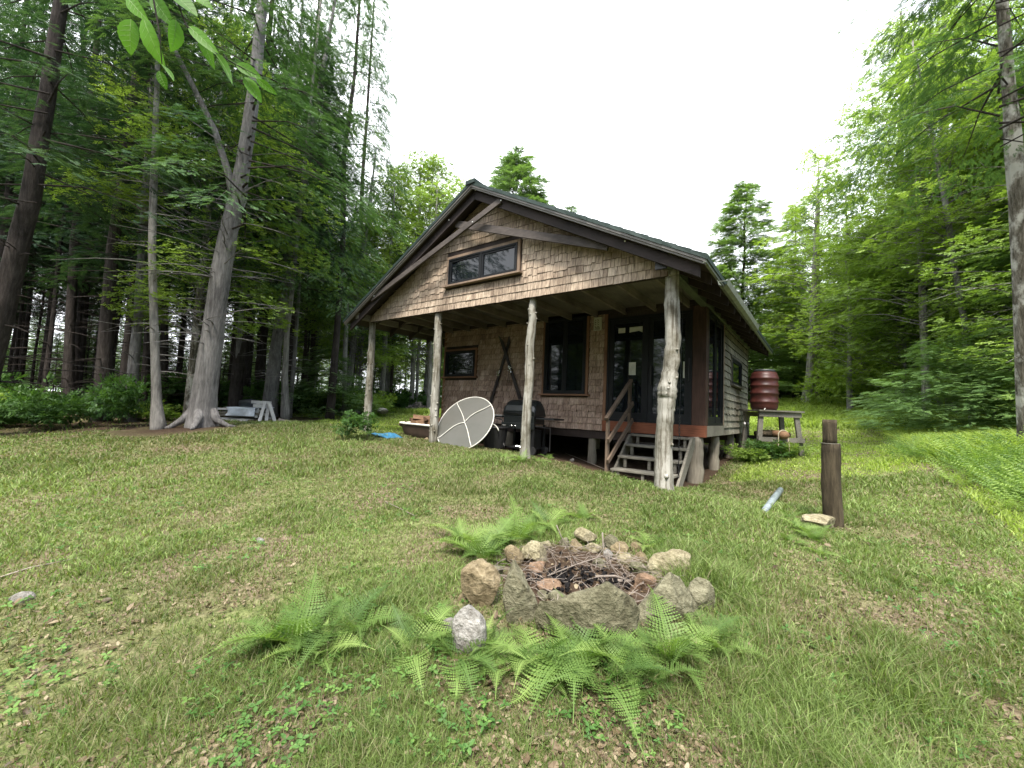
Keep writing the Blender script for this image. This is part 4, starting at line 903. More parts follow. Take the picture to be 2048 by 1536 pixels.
def conifer_crown(name, H, zb, R, seed, mat='shaded_hemlock', nb=120, dens=11, droop=.5, base=NB, sc=(.22, .38), power=.75, gap=.35, rise=.1, branches=True):
    """crown in local coordinates, trunk base at the origin; returns (leaf mesh, branch mesh)"""
    r = np.random.default_rng(seed); pos = []; fw = []; nr = []; scl = []; var = []; mb = MB()
    for i in range(nb):
        t = (i + r.uniform(0, 1)) / nb; t = t ** .85; z = zb + (H - zb) * t; L = R * (1 - t) ** power * r.uniform(.6, 1.1) + .25
        if r.uniform() < gap * .4: L *= .5
        az = r.uniform(0, 2*np.pi); ca, sa = math.cos(az), math.sin(az); n = max(4, int(L * dens)); s = np.sqrt(r.uniform(.02, 1, n)) if L > .6 else r.uniform(.1, 1, n)
        lat = r.normal(0, .17, n) * L * (1.15 - s*.7); zz = z + rise * L * s - droop * L * s * s * .6 - np.abs(lat) * .3 + r.normal(0, .05, n)
        x = ca * L * s - sa * lat; y = sa * L * s + ca * lat; pos.append(np.stack([x, y, zz], 1))
        tw = np.sign(lat) * r.uniform(.2, 1.0, n); fa = az + tw; fw.append(np.stack([np.cos(fa), np.sin(fa), -droop * s * .7 - r.uniform(.0, .25, n)], 1))
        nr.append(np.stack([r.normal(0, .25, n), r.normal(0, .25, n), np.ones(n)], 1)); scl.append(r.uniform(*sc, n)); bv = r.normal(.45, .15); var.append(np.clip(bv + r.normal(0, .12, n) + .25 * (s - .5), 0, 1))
        if branches and i % 2 == 0:
            ps = [(ca*L*q, sa*L*q, z + rise*L*q - droop*L*q*q*.6) for q in (0, .35, .7, .95)]; mb.tube(ps, [.007 + .006*L, .006 + .003*L, .005, .003], 4, cap=False)
    V, Fc, va = place_sprays(*base, np.concatenate(pos), np.concatenate(fw), np.concatenate(nr), np.concatenate(scl), np.concatenate(var), r=r)
    lm = raw_mesh(name, V, Fc, mat, va); bm_ = raw_mesh(name + '_limbs', np.array(mb.v), np.array(mb.f), 'dark_bark', mb.var) if branches else None
    return lm, bm_
def broad_crown(name, H, zb, R, seed, mat='maple_leaves', nl=70, dens=60, base=LB, sc=(.2, .34), limbs_mat='grey_bark', shape=.5):
    """layered broadleaf crown: limbs rising from the trunk, each holding a flat tilted fan of leaf sprays"""
    r = np.random.default_rng(seed); pos = []; fw = []; nr = []; scl = []; var = []; mb = MB()
    for i in range(nl):
        t = (i + r.uniform(0, 1)) / nl; z = zb + (H - zb) * t; env = R * (math.sin(math.pi * min(1, (t * .85 + .15))) ** .6) * (1 - shape * t * .6); az = r.uniform(0, 2*np.pi) + i * 2.4
        L = env * r.uniform(.55, 1.1); ca, sa = math.cos(az), math.sin(az); up = r.uniform(.05, .5) * (1 if t < .8 else 1.8); fr = r.uniform(.55, 1.0) * (.35 + .28 * L)
        e = np.array([ca*L, sa*L, z + up*L*.6]); n = int(dens * (fr ** 1.6) + 14); a = r.uniform(0, 2*np.pi, n); q = np.sqrt(r.uniform(0, 1, n)) * fr
        ox = np.cos(a) * q * 1.25; oy = np.sin(a) * q * .85; tilt = r.normal(0, .3)
        ctr = e * np.array([.86, .86, 1]); p = np.stack([ctr[0] + ca*ox - sa*oy, ctr[1] + sa*ox + ca*oy, ctr[2] + tilt*ox - .22*q*q + r.normal(0, .13, n)], 1); pos.append(p)
        fa = az + r.normal(0, .8, n); fw.append(np.stack([np.cos(fa), np.sin(fa), r.uniform(-.4, .1, n)], 1)); nr.append(np.stack([r.normal(0, .6, n), r.normal(0, .6, n), np.ones(n)], 1))
        scl.append(r.uniform(*sc, n)); bv = r.normal(.5, .17); var.append(np.clip(bv + r.normal(0, .1, n), 0, 1))
        ps = [(0, 0, z - .15*L), (ca*L*.4, sa*L*.4, z + up*L*.15), (ca*L*.75, sa*L*.75, z + up*L*.45), tuple(ctr + np.array([ca, sa, 0]) * fr * .5)]; mb.tube(ps, [.01 + .006*L, .008 + .004*L, .006, .003], 5, cap=False)
        for k in range(3):
            b = p[r.integers(n)]; mb.tube([ps[2], tuple(b)], [.007, .003], 3, cap=False)
    V, Fc, va = place_sprays(*base, np.concatenate(pos), np.concatenate(fw), np.concatenate(nr), np.concatenate(scl), np.concatenate(var), r=r)
    mb.f = [f for f in mb.f if len(f) == 4]
    return raw_mesh(name, V, Fc, mat, va), raw_mesh(name + '_limbs', np.array(mb.v), np.array(mb.f), limbs_mat, [.5] * len(mb.f))
def bush_mesh(name, R, H, seed, mat, n=700, base=LB2, sc=(.14, .26), stems=14):
    r = np.random.default_rng(seed); cl = r.integers(10, 15); pos = []; fw = []
    for i in range(cl):
        a = r.uniform(0, 6.28); q = R * np.sqrt(r.uniform(0, 1)) * .8; c = np.array([math.cos(a)*q, math.sin(a)*q, H * r.uniform(.35, 1) * (1 - .4*(q/R)**2)]); m_ = n // cl
        d = r.normal(size=(m_, 3)); d /= np.linalg.norm(d, axis=1, keepdims=True); rad = R * .36 * r.uniform(.5, 1, (m_, 1)) ** .5; p = c + d * rad * np.array([1, 1, .6]); p[:, 2] = np.maximum(p[:, 2], .04); pos.append(p); fw.append(d * np.array([1, 1, .5]) + r.normal(0, .3, (m_, 3)))
    pos = np.concatenate(pos); fw = np.concatenate(fw); n = len(pos)
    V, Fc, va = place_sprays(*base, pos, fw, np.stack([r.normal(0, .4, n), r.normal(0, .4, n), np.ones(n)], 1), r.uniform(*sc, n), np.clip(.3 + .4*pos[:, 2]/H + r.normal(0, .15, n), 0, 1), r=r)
    return raw_mesh(name, V, Fc, mat, va)

def link(name, me, parent, loc=(0, 0, 0), rz=0, sc=1):
    o = bpy.data.objects.new(name, me); C.objects.link(o); o.parent = parent; o.location = loc; o.rotation_euler = (0, 0, rz); o.scale = (sc,)*3 if not hasattr(sc, '__len__') else sc; return o
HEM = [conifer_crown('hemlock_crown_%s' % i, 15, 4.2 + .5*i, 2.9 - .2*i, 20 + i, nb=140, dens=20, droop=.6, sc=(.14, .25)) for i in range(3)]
HEMH = [conifer_crown('hemlock_dense_%s' % i, 16, 3.6 + 1.0*i, 3.3, 40 + i, nb=200, dens=36, droop=.75, base=NB2, sc=(.13, .22), mat='sunlit_hemlock') for i in range(2)]
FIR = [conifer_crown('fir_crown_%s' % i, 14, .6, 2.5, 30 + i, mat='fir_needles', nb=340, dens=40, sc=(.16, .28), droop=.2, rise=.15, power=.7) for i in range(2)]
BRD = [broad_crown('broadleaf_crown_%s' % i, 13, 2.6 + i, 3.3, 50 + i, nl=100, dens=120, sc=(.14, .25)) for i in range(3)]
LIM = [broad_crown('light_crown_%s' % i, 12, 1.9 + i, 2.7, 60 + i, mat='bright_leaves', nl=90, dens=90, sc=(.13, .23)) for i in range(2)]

def trunk_mesh(pts, rad, mat, stubs=0, seed=0, stub_len=(.2, 1.2), zr=(.8, 5), flare=True, nside=12, curve=.2):
    """pts: world points; adds dead branch stubs"""
    r = random.Random(seed); mb = MB(); P_ = []; R_ = []
    for i in range(len(pts) - 1):
        for k in range(4):
            t = k / 4; P_.append(Vector(pts[i]).lerp(Vector(pts[i+1]), t)); R_.append(rad[i] + (rad[i+1] - rad[i]) * t)
    P_.append(Vector(pts[-1])); R_.append(rad[-1]); mb.tube(P_, R_, nside, rough=.05, var=.5)
    for i in range(stubs):
        z = P_[0].z + r.uniform(*zr); k = next((j for j, q in enumerate(P_) if q.z > z), None)
        if not k: continue
        t = (z - P_[k-1].z) / max(1e-4, P_[k].z - P_[k-1].z); p = P_[k-1].lerp(P_[k], t); a = r.uniform(0, 6.28); L = r.uniform(*stub_len); d = Vector((math.cos(a), math.sin(a), r.uniform(-.1, .35))); r0 = r.uniform(.005, .012) + .004*L
        b = [p + d * (L*q) + Vector((0, 0, -curve * L * q * q)) + Vector((r.uniform(-.02, .02), r.uniform(-.02, .02), 0)) for q in (0, .3, .6, 1)]; mb.tube(b, [r0, r0*.75, r0*.5, r0*.2], 4, var=.5)
        if L > .5 and r.random() < .6:
            q = b[2]; mb.tube([q, q + Vector((math.cos(a+.6), math.sin(a+.6), .1)) * L*.35], [r0*.4, r0*.15], 3, var=.5)
    return mb
def fitted_tree(pix, d, mat, lbl, crown=None, crown_k=1.0, H=15, stubs=20, seed=0, name='hemlock', cat='tree', group=None, stub_len=(.2, 1.2), zr=(.8, 5), flare=1.25, crown_dz=0, rz=None, extra=None, crown_list=None, curve=.2, off=None):
    """trunk measured in the photograph: pix = [(u, v, width px), ...] from the foot up, at distance d"""
    pts = [Vector(at(u, v, d)) for u, v, w in pix]; k = d / F; rad = [w * k / 2 for u, v, w in pix]
    foot = pts[0].copy(); z0 = g(foot.x, foot.y)
    if foot.z > z0: 
        dd = (pts[0] - pts[1]); s_ = (foot.z - z0) / max(.1, -dd.z); foot = foot + dd * s_
    base = Vector((foot.x, foot.y, z0 - .1)); pts = [base] + [p for p in pts if p.z > z0 + .15]; rad = [rad[0] * flare] + rad[len(rad) - len(pts) + 1:]
    top = pts[-1]; dd = (pts[-1] - pts[-2]).normalized(); 
    if top.z < z0 + H:
        for q in (.5, 1):
            e = top + dd * ((z0 + H - top.z) / max(.5, dd.z)) * q; pts.append(e); rad.append(max(.02, rad[-1] * (.65 if q < 1 else .25)))
    e = thing(name, lbl, cat, (base.x, base.y, z0), group); tb = trunk_mesh(pts, rad, mat, stubs, seed, stub_len, zr, curve=curve); tr = tb.build('trunk', mat, e, True)
    if crown:
        # crown follows the trunk: shear by the lean
        lm, bm_ = crown; hz = H * .6; pm = min(pts, key=lambda p: abs(p.z - z0 - hz)); ox, oy = pm.x - base.x, pm.y - base.y; r_ = random.Random(seed).uniform(0, 6.28) if rz is None else rz
        link('crown', lm, e, (ox, oy, crown_dz), r_, crown_k)
        if bm_: link('limbs', bm_, e, (ox, oy, crown_dz), r_, crown_k)
    return e, pts, rad
GL = 'trees along the left forest edge'
# the named trunks, left to right
fitted_tree([(-75, 900, 46), (0, 640, 37), (60, 400, 30), (95, 190, 25), (122, 0, 21)], 7.6, 'dark_bark', 'thick leaning trunk at the far left, cut by the edge of the picture', HEM[0], 1.0, stubs=34, seed=1, zr=(1, 6), stub_len=(.6, 2.2), curve=.25)
fitted_tree([(134, 850, 19), (138, 700, 16), (148, 500, 14), (170, 300, 12)], 12.5, 'dark_bark', 'slim dark trunk between the far left trunk and the broad shaded trunk', HEM[1], 1.0, stubs=30, seed=2, zr=(1, 6), stub_len=(.6, 1.8))
fitted_tree([(203, 825, 30), (212, 680, 24), (225, 500, 20), (262, 250, 15), (272, 150, 13)], 10.5, 'dark_bark', 'broad shaded trunk standing in the leafy undergrowth left of the slim pale tree', HEM[2], 1.05, stubs=44, seed=3, zr=(1, 7), stub_len=(.5, 1.8))
fitted_tree([(263, 838, 22), (266, 740, 18), (276, 640, 16), (288, 450, 14)], 10.6, 'grey_bark', 'mid grey trunk just left of the slim pale tree', HEM[0], .95, stubs=24, seed=4, stub_len=(.4, 1.4))
fitted_tree([(286, 820, 14), (294, 700, 12), (301, 560, 11)], 13, 'dark_bark', 'thin dark trunk leaning behind the slim pale tree', HEM[1], .9, stubs=16, seed=5)
fitted_tree([(318, 853, 24), (313, 800, 17), (308, 640, 14), (304, 500, 13), (308, 350, 12), (313, 200, 9)], 8.7, 'pale_bark', 'slim pale tree with bare dead branches left of the big forked trunk', HEM[2], .62, stubs=40, seed=6, zr=(1.2, 6.2), stub_len=(.3, 1.6), crown_dz=4.2)
fitted_tree([(328, 800, 15), (329, 640, 13), (338, 450, 11)], 13.5, 'dark_bark', 'dark trunk between the slim pale tree and the mottled trunk', HEM[0], .95, stubs=20, seed=7)
fitted_tree([(374, 830, 15), (384, 740, 14), (396, 620, 13), (407, 520, 11)], 10.8, 'mottled_bark', 'mottled lichen covered trunk hidden partly by the big forked trunk', BRD[0], .8, H=11, stubs=18, seed=8, name='broadleaf_tree')
big, bp, br = fitted_tree([(404, 856, 60), (405, 820, 48), (413, 760, 42), (428, 650, 38), (443, 540, 35), (458, 460, 32), (474, 400, 31), (486, 330, 26), (497, 260, 25), (510, 160, 22), (521, 50, 20)], 9.0, 'grey_bark',
    'biggest grey forked trunk with flared roots and dead side branches', HEMH[0], 1.0, H=16, stubs=90, seed=9, zr=(1.8, 6.0), stub_len=(.3, 2.0), flare=1.0, crown_dz=.6)
mb = MB()
lf = [at(470, 412, 8.95), at(458, 350, 8.9), at(430, 262, 8.8), at(390, 180, 8.7), at(352, 105, 8.6), at(310, 0, 8.4)]
mb.tube([Vector(p) for p in lf], [.1, .075, .06, .05, .045, .03], 10, rough=.04)
mb.build('limb', 'grey_bark', big, True)
mb = MB()
for a, L in ((2.9, .42), (4.3, .2), (5.7, .18), (.6, .3)):
    b = Vector(big['_o']); d = Vector((math.cos(a), math.sin(a), 0)); ps = [b + d * .17 + Vector((0, 0, .34)), b + d * .34 + Vector((0, 0, .14)), b + d * (.45 + L * .5), b + d * (.45 + L)]
    for q in ps[2:]: q.z = g(q.x, q.y) + .02
    mb.tube(ps, [.12, .075, .045, .015], 8, rough=.06)
mb.build('root', 'grey_bark', big, True)
fitted_tree([(471, 830, 11), (474, 740, 10), (483, 620, 9)], 13.5, 'grey_bark', 'thin grey pole of a tree just right of the big forked trunk', HEM[1], .85, stubs=14, seed=10)
fitted_tree([(489, 810, 16), (498, 700, 15), (509, 560, 13)], 15.5, 'dark_bark', 'dark trunk behind the lumber stack', HEM[2], 1.0, stubs=16, seed=11)
fitted_tree([(519, 800, 14), (527, 680, 13), (540, 520, 12)], 16, 'dark_bark', 'shaded trunk behind the white board frame', HEM[0], 1.0, stubs=16, seed=12)
fitted_tree([(538, 805, 25), (551, 700, 20), (567, 600, 18), (585, 500, 16), (602, 400, 14)], 13.2, 'grey_bark', 'grey leaning trunk, left one of the pair behind the white board frame', HEMH[1], .8, stubs=46, seed=13, zr=(1.5, 7), stub_len=(.3, 1.4))
fitted_tree([(549, 800, 14), (556, 700, 12), (566, 560, 11)], 14.2, 'grey_bark', 'thinner right one of the leaning pair behind the white board frame', HEM[1], .9, stubs=18, seed=14)
fitted_tree([(571, 836, 15), (570, 750, 11), (574, 660, 10), (583, 590, 9), (594, 480, 8)], 12.6, 'pale_bark', 'pale slender trunk standing right of the lumber stack', HEM[2], .8, stubs=30, seed=15, stub_len=(.2, 1.0))
fitted_tree([(582, 800, 8), (590, 700, 7), (597, 600, 6)], 13.8, 'grey_bark', 'very thin wavy trunk right of the pale slender one', None, H=6, stubs=10, seed=16)
fitted_tree([(689, 790, 9), (690, 700, 9), (693, 650, 8)], 15.8, 'pale_bark', 'weathered snag left of the porch eave', None, H=4.6, stubs=4, seed=17, stub_len=(.05, .2))
fitted_tree([(698, 780, 13), (706, 690, 11), (716, 600, 10), (728, 500, 9)], 17, 'grey_bark', 'leaning grey trunk behind the snag left of the porch eave', BRD[1], .6, H=11, stubs=24, seed=18)
fitted_tree([(764, 790, 10), (768, 720, 10), (773, 640, 9)], 18, 'grey_bark', 'leftmost trunk seen through the porch', HEM[0], .65, H=10, stubs=10, seed=19)
fitted_tree([(782, 790, 6), (786, 700, 6), (790, 640, 6)], 21, 'dark_bark', 'thin black trunk seen through the porch', HEM[1], .6, H=9, stubs=8, seed=20)
fitted_tree([(823, 798, 10), (826, 740, 9), (829, 660, 9)], 20.5, 'pale_bark', 'pale grey trunk behind the stacked woodpile', BRD[1], 1, H=13, stubs=6, seed=21)
fitted_tree([(833, 798, 6), (836, 720, 6), (841, 660, 6)], 21.5, 'pale_bark', 'thinner trunk beside the pale one behind the woodpile', BRD[2], .9, H=12, stubs=5, seed=22)
fitted_tree([(858, 796, 9), (860, 740, 8), (862, 690, 8)], 20, 'pale_bark', 'trunk behind the right end of the woodpile', BRD[0], .95, H=12, stubs=6, seed=23)
# right side
fitted_tree([(2066, 895, 34), (2052, 760, 28), (2046, 600, 27), (2038, 430, 27), (2026, 280, 25), (2018, 180, 20)], 6.7, 'mottled_bark', 'birch trunk at the far right edge of the picture', HEMH[1], .8, H=13, stubs=14, seed=31, name='birch', stub_len=(.3, 1.2), crown_dz=.9)
fitted_tree([(1612, 813, 17), (1618, 760, 13), (1624, 680, 12), (1627, 600, 11), (1630, 520, 8)], 19.5, 'pale_bark', 'pale curved trunk on the meadow crest behind the barrel', LIM[0], 1.0, H=11.5, stubs=10, seed=32, name='maple', crown_dz=.3)
fitted_tree([(1634, 812, 7), (1635, 740, 6), (1636, 640, 6)], 20.6, 'mottled_bark', 'thin trunk close behind the pale curved one', LIM[1], .9, H=10, stubs=6, seed=33, name='maple')
fitted_tree([(1852, 790, 13), (1849, 700, 12), (1846, 620, 12), (1843, 540, 11)], 14, 'pale_bark', 'whitish birch trunk half hidden in the leaves behind the spruce bush', BRD[1], .95, H=13, stubs=6, seed=34, name='birch')
fitted_tree([(1944, 840, 10), (1928, 640, 10), (1908, 520, 10), (1890, 400, 9), (1868, 290, 7)], 12.2, 'grey_bark', 'slim leaning trunk rising out of the spruce bush at right', BRD[0], .6, H=11, stubs=12, seed=35, name='maple', crown_dz=3.2)

def tree(kind, x, y, k, lbl, group, rz, H, mat='dark_bark', r0=.13, crowns=None, stubs=0, seed=0, name='hemlock', hs=1.0, ws=1.0):
    z = g(x, y); e = thing(name, lbl, 'tree', (x, y, z), group); key = (mat, round(r0, 2), stubs, seed % 3, H)
    if key not in TRK:
        r = random.Random(seed); P_ = [Vector((r.uniform(-.035, .035) * i, r.uniform(-.035, .035) * i, -.2 + (H + .2) * i / 6)) for i in range(7)]; P_[0].x = P_[0].y = 0
        tb = trunk_mesh(P_, [r0*1.25] + [r0 * (1 - .13*i) for i in range(1, 7)], mat, stubs, seed, (.3, 1.7), (.8, 6), nside=8)
        tb.f = [f for f in tb.f]; o = mesh('trunk', np.array(tb.v), tb.f, mat, None, (0, 0, 0), tb.var, True); TRK[key] = o.data; bpy.data.objects.remove(o)
    link('trunk', TRK[key], e, (0, 0, 0), rz, k); lm, bm_ = crowns; link('crown', lm, e, (0, 0, 0), rz, (k*ws, k*ws, k*hs))
    if bm_ and k > 0: link('limbs', bm_, e, (0, 0, 0), rz, (k*ws, k*ws, k*hs))
    return e
TRK = {}
placed = [tuple(o.location[:2]) for o in C.objects if o.get('category') == 'tree']
def free(x, y, dmin): return all((x - a)**2 + (y - b)**2 > dmin**2 for a, b in placed)
def scatter(n, box_, dmin, fn, seed, ok):
    r = random.Random(seed); c = 0; tries = 0
    while c < n and tries < 6000:
        tries += 1; u = r.uniform(box_[0], box_[1]); d = r.uniform(box_[2] ** .5, box_[3] ** .5) ** 2; p = at(u, 800, d); x, y = p[0], p[1]
        if in_clearing(x, y) or not free(x, y, dmin) or not ok(x, y, u, d): continue
        placed.append((x, y)); fn(x, y, r, c, u, d); c += 1
def L1(x, y, r, c, u, d): tree('h', x, y, r.uniform(.9, 1.2), 'dark hemlock trunk standing deep in the shade of the left forest', 'trees deep in the left forest', r.uniform(0, 6.28), 15, r0=r.choice([.06, .08, .1, .12]), crowns=HEM[c % 3], stubs=30, seed=c)
scatter(84, (-300, 640, 11.5, 30), 1.15, L1, 5, lambda x, y, u, d: True)
def L2(x, y, r, c, u, d):
    lim = 1 if u < 700 else (.72 if u < 780 else .52)
    if c % 3 == 0: tree('h', x, y, r.uniform(.8, 1.05) * lim, 'hemlock crowded into the forest behind the porch and woodpile', 'trees behind the woodpile', r.uniform(0, 6.28), 15, r0=.09, crowns=HEM[c % 3], stubs=12, seed=c)
    else: tree('b', x, y, r.uniform(.75, 1.05) * lim, 'leafy green maple in the forest behind the porch and woodpile', 'leafy trees behind the woodpile', r.uniform(0, 6.28), 13, mat='grey_bark', r0=.08, crowns=BRD[c % 3], seed=c, name='maple')
scatter(36, (560, 900, 19, 42), 1.9, L2, 6, lambda x, y, u, d: u < 830 or d > 24)
def L3(x, y, r, c, u, d):
    if c % 3: tree('b', x, y, r.uniform(.8, 1.1), 'leafy maple in the wood at the right of the meadow', 'leafy trees at the right of the meadow', r.uniform(0, 6.28), 13, mat='grey_bark', r0=.11, crowns=BRD[c % 3], seed=c, name='maple')
    else: tree('f', x, y, r.uniform(.75, 1.1), 'dark conifer in the wood at the right of the meadow', 'conifers at the right of the meadow', r.uniform(0, 6.28), 14, r0=.13, crowns=FIR[c % 2] if c % 4 else HEM[c % 3], seed=c, name='conifer')
scatter(46, (1700, 2380, 9.5, 36), 2.0, L3, 7, lambda x, y, u, d: u - 3000 / d > 1690)
def L4(x, y, r, c, u, d):
    tree('f', x, y, r.uniform(.55, .8), 'conifer of the low treeline beyond the meadow behind the cabin', 'treeline beyond the meadow', r.uniform(0, 6.28), 14, r0=.12, crowns=FIR[c % 2], seed=c, name='conifer')
scatter(30, (1420, 1800, 24, 42), 1.6, L4, 8, lambda x, y, u, d: True)
# single trees standing out against the sky
def px_tree(u, d, vtop, crowns, H0, lbl, name='conifer', mat='dark_bark', seed=0, r0=.14, hs=1.0, ws=1.0):
    p = at(u, 800, d); z = g(p[0], p[1]); zt = at(u, vtop, d)[2]; k = (zt - z) / H0 / hs; placed.append((p[0], p[1])); return tree('x', p[0], p[1], k, lbl, None, seed * 1.3, H0, mat=mat, r0=r0, crowns=crowns, seed=seed, name=name, hs=hs, ws=ws)
px_tree(1484, 23, 352, FIR[0], 14, 'tall pointed fir standing out against the sky right of the roof', seed=1, hs=1.0, ws=1.7)
px_tree(1590, 30, 398, FIR[1], 14, 'second pointed fir right of the tall one, behind the yellow green maple', seed=2, ws=1.3)
px_tree(1014, 27, 288, FIR[1], 14, 'green conifer top showing above the roof just right of the ridge', seed=3, r0=.1, ws=1.9)
px_tree(905, 25, 322, LIM[1], 12.5, 'light green pointed tree left of the roof ridge', name='maple', seed=4, mat='grey_bark', hs=1.3)
px_tree(850, 23, 335, LIM[0], 12.5, 'light green tree rising behind the left roof slope', name='maple', seed=5, mat='grey_bark')
px_tree(1128, 33, 398, FIR[0], 14, 'conifer whose very tip shows above the right roof slope', seed=6)
px_tree(770, 21, 300, BRD[2], 13.5, 'airy maple at the right end of the left forest against the sky', name='maple', seed=7, mat='grey_bark', r0=.08, ws=.7)
px_tree(715, 17.5, 400, BRD[0], 13.5, 'maple with low branches over the left porch eave', name='maple', seed=8, mat='grey_bark', r0=.08, hs=.9)
px_tree(662, 13.6, -260, HEMH[0], 16, 'dense hemlock forming the right edge of the left forest', name='hemlock', seed=9, r0=.11, ws=.72)
px_tree(700, 17.0, -120, HEMH[1], 16, 'dense hemlock nearest the left porch eave, its side hanging over the sky', name='hemlock', seed=19, r0=.1, ws=.62)
px_tree(575, 15.5, -240, HEMH[1], 16, 'dense hemlock behind the pale slender trunk', name='hemlock', seed=10, r0=.11, ws=.6)
px_tree(470, 13.5, -320, HEMH[0], 16, 'dense hemlock behind the big forked trunk', name='hemlock', seed=14, r0=.15, ws=.7)
px_tree(1905, 14.5, -60, BRD[1], 13.5, 'tall airy maple whose left side stands out against the sky', name='maple', seed=11, mat='grey_bark')
px_tree(1805, 16.5, -30, BRD[0], 13.5, 'narrow maple at the left rim of the right hand trees', name='maple', seed=21, mat='grey_bark', ws=.75)
px_tree(2090, 10.5, -260, BRD[2], 13.5, 'tall maple above the spruce bush reaching the top of the picture', name='maple', seed=12, mat='grey_bark')
px_tree(1700, 16.5, 372, LIM[0], 12.5, 'light green maple between the meadow and the tall airy maple', name='maple', seed=13, mat='grey_bark')
LOW = [broad_crown('low_crown_%s' % i, 9, .5, 2.7, 90 + i, nl=105, dens=95, sc=(.15, .26), shape=.35) for i in range(2)]
for i, (u, d, k) in enumerate(((1722, 20, 1.0), (1810, 15.5, .9), (1880, 15.2, .95), (1990, 14.2, .95), (2190, 12.5, .9), (1780, 23, 1.1), (1668, 25, .9), (2010, 14.5, 1.05), (1915, 18, 1.1), (2120, 12, 1.0), (1560, 27, .9), (1745, 28, 1.1), (1850, 21, 1.2), (1940, 16.5, 1.1), (2080, 16, 1.2), (2060, 11.2, .8), (1700, 22.5, .95), (1975, 20, 1.3), (2160, 9, .8))):
    p = at(u, 800, d); tree('l', p[0], p[1], k, 'leafy maple branched to the ground along the right side of the meadow', 'low branched maples right of the meadow', i * 2.2, 9, mat='grey_bark', r0=.07, crowns=LOW[i % 2], seed=i, name='maple')
# unseen trees added behind the viewpoint to shade the lawn and fill window reflections
for i, (x, y) in enumerate(((-9, -17), (-4, -16.5), (1, -17), (5, -16), (9.5, -15.5), (13.5, -13), (-13, -15), (17, -9), (-1.5, -21), (-7, -21), (4, -21.5), (9, -20), (-17, -13), (14, -18), (19, -14))):
    tree('h', x, y, .8, 'unseen tall hemlock added behind the viewpoint to shade the lawn', 'added trees behind the viewpoint', i * 1.1, 15, r0=.15, crowns=(HEMH[i % 2] if i % 3 else BRD[i % 3]), stubs=12, seed=i, name='hemlock')

for i in range(80):  # unseen firs added to block the low sky in the window reflections
    a = math.radians(140 + i * 2.9); rr_ = 17 + 4 * (i % 4); x, y = 1 + math.cos(a) * rr_, -4 + math.sin(a) * rr_
    if in_clearing(x, y) or depth((x, y, 0)) > 2: continue
    tree('f', x, y, .55 + .2 * (i % 3), 'unseen bushy fir added behind the viewpoint to darken the window reflections', 'added low firs behind the viewpoint', i, 14, r0=.12, crowns=FIR[i % 2], seed=i, name='conifer')
for i in range(46):  # more unseen firs, added to darken what the small window reflects
    r_ = random.Random(i + 900); x, y = r_.uniform(-30, -13.5), r_.uniform(-26, -5)
    if in_clearing(x, y) or not free(x, y, 1.3): continue
    placed.append((x, y)); tree('f', x, y, r_.uniform(.4, .75), 'unseen fir added left of and behind the viewpoint to darken the small window', 'added firs left of and behind the viewpoint', i, 14, r0=.12, crowns=FIR[i % 2], seed=i, name='conifer')
def L5(x, y, r, c, u, d): tree('f', x, y, r.uniform(.3, .62), 'young fir filling the dark background of the left forest', 'young firs far back in the left forest', r.uniform(0, 6.28), 14, r0=.12, crowns=FIR[c % 2], seed=c, name='conifer')
scatter(120, (-700, 900, 19, 44), 1.3, L5, 12, lambda x, y, u, d: u < 700 or d > 27)
scatter(120, (-900, 980, 34, 70), 1.6, L5, 13, lambda x, y, u, d: True)
# bushes and undergrowth
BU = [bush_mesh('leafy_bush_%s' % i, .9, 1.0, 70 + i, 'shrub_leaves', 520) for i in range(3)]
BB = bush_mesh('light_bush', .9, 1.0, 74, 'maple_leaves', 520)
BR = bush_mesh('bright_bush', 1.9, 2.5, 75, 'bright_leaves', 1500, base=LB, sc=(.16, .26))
SP = [conifer_crown('spruce_bush_%s' % i, 2.6, .05, 1.5, 80 + i, mat='spruce_needles', nb=130, dens=26, droop=.15, rise=.25, sc=(.14, .24), base=NB2, power=.8, branches=False)[0] for i in range(2)]
def bush(me, u, v, k, lbl, group=None, name='shrub', cat='shrub', seed=0, p=None):
    p = gp(u, v) if p is None else p; o = bpy.data.objects.new(name, me); C.objects.link(o); o.location = (p[0], p[1], g(p[0], p[1]) - .03); o.rotation_euler = (0, 0, seed * 1.7); o.scale = (k,)*3 if not hasattr(k, '__len__') else k; return tag(o, lbl, cat, group)
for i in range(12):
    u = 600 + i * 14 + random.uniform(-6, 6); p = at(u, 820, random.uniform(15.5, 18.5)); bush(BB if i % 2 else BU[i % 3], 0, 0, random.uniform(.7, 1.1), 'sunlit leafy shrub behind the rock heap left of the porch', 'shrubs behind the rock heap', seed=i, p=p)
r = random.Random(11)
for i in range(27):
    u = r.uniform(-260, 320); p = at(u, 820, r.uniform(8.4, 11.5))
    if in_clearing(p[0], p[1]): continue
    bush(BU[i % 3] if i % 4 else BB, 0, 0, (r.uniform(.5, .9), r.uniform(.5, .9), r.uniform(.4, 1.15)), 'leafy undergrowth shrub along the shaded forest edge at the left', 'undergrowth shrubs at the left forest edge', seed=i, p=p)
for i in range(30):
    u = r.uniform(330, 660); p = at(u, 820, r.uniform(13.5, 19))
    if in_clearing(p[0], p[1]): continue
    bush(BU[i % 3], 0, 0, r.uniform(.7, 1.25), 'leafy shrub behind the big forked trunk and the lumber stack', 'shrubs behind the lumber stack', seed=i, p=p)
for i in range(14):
    u = r.uniform(700, 900); p = at(u, 815, r.uniform(20.5, 25)); bush(BU[i % 3], 0, 0, r.uniform(.7, 1.2), 'leafy shrub at the forest edge seen through the porch', 'shrubs seen through the porch', seed=i, p=p)
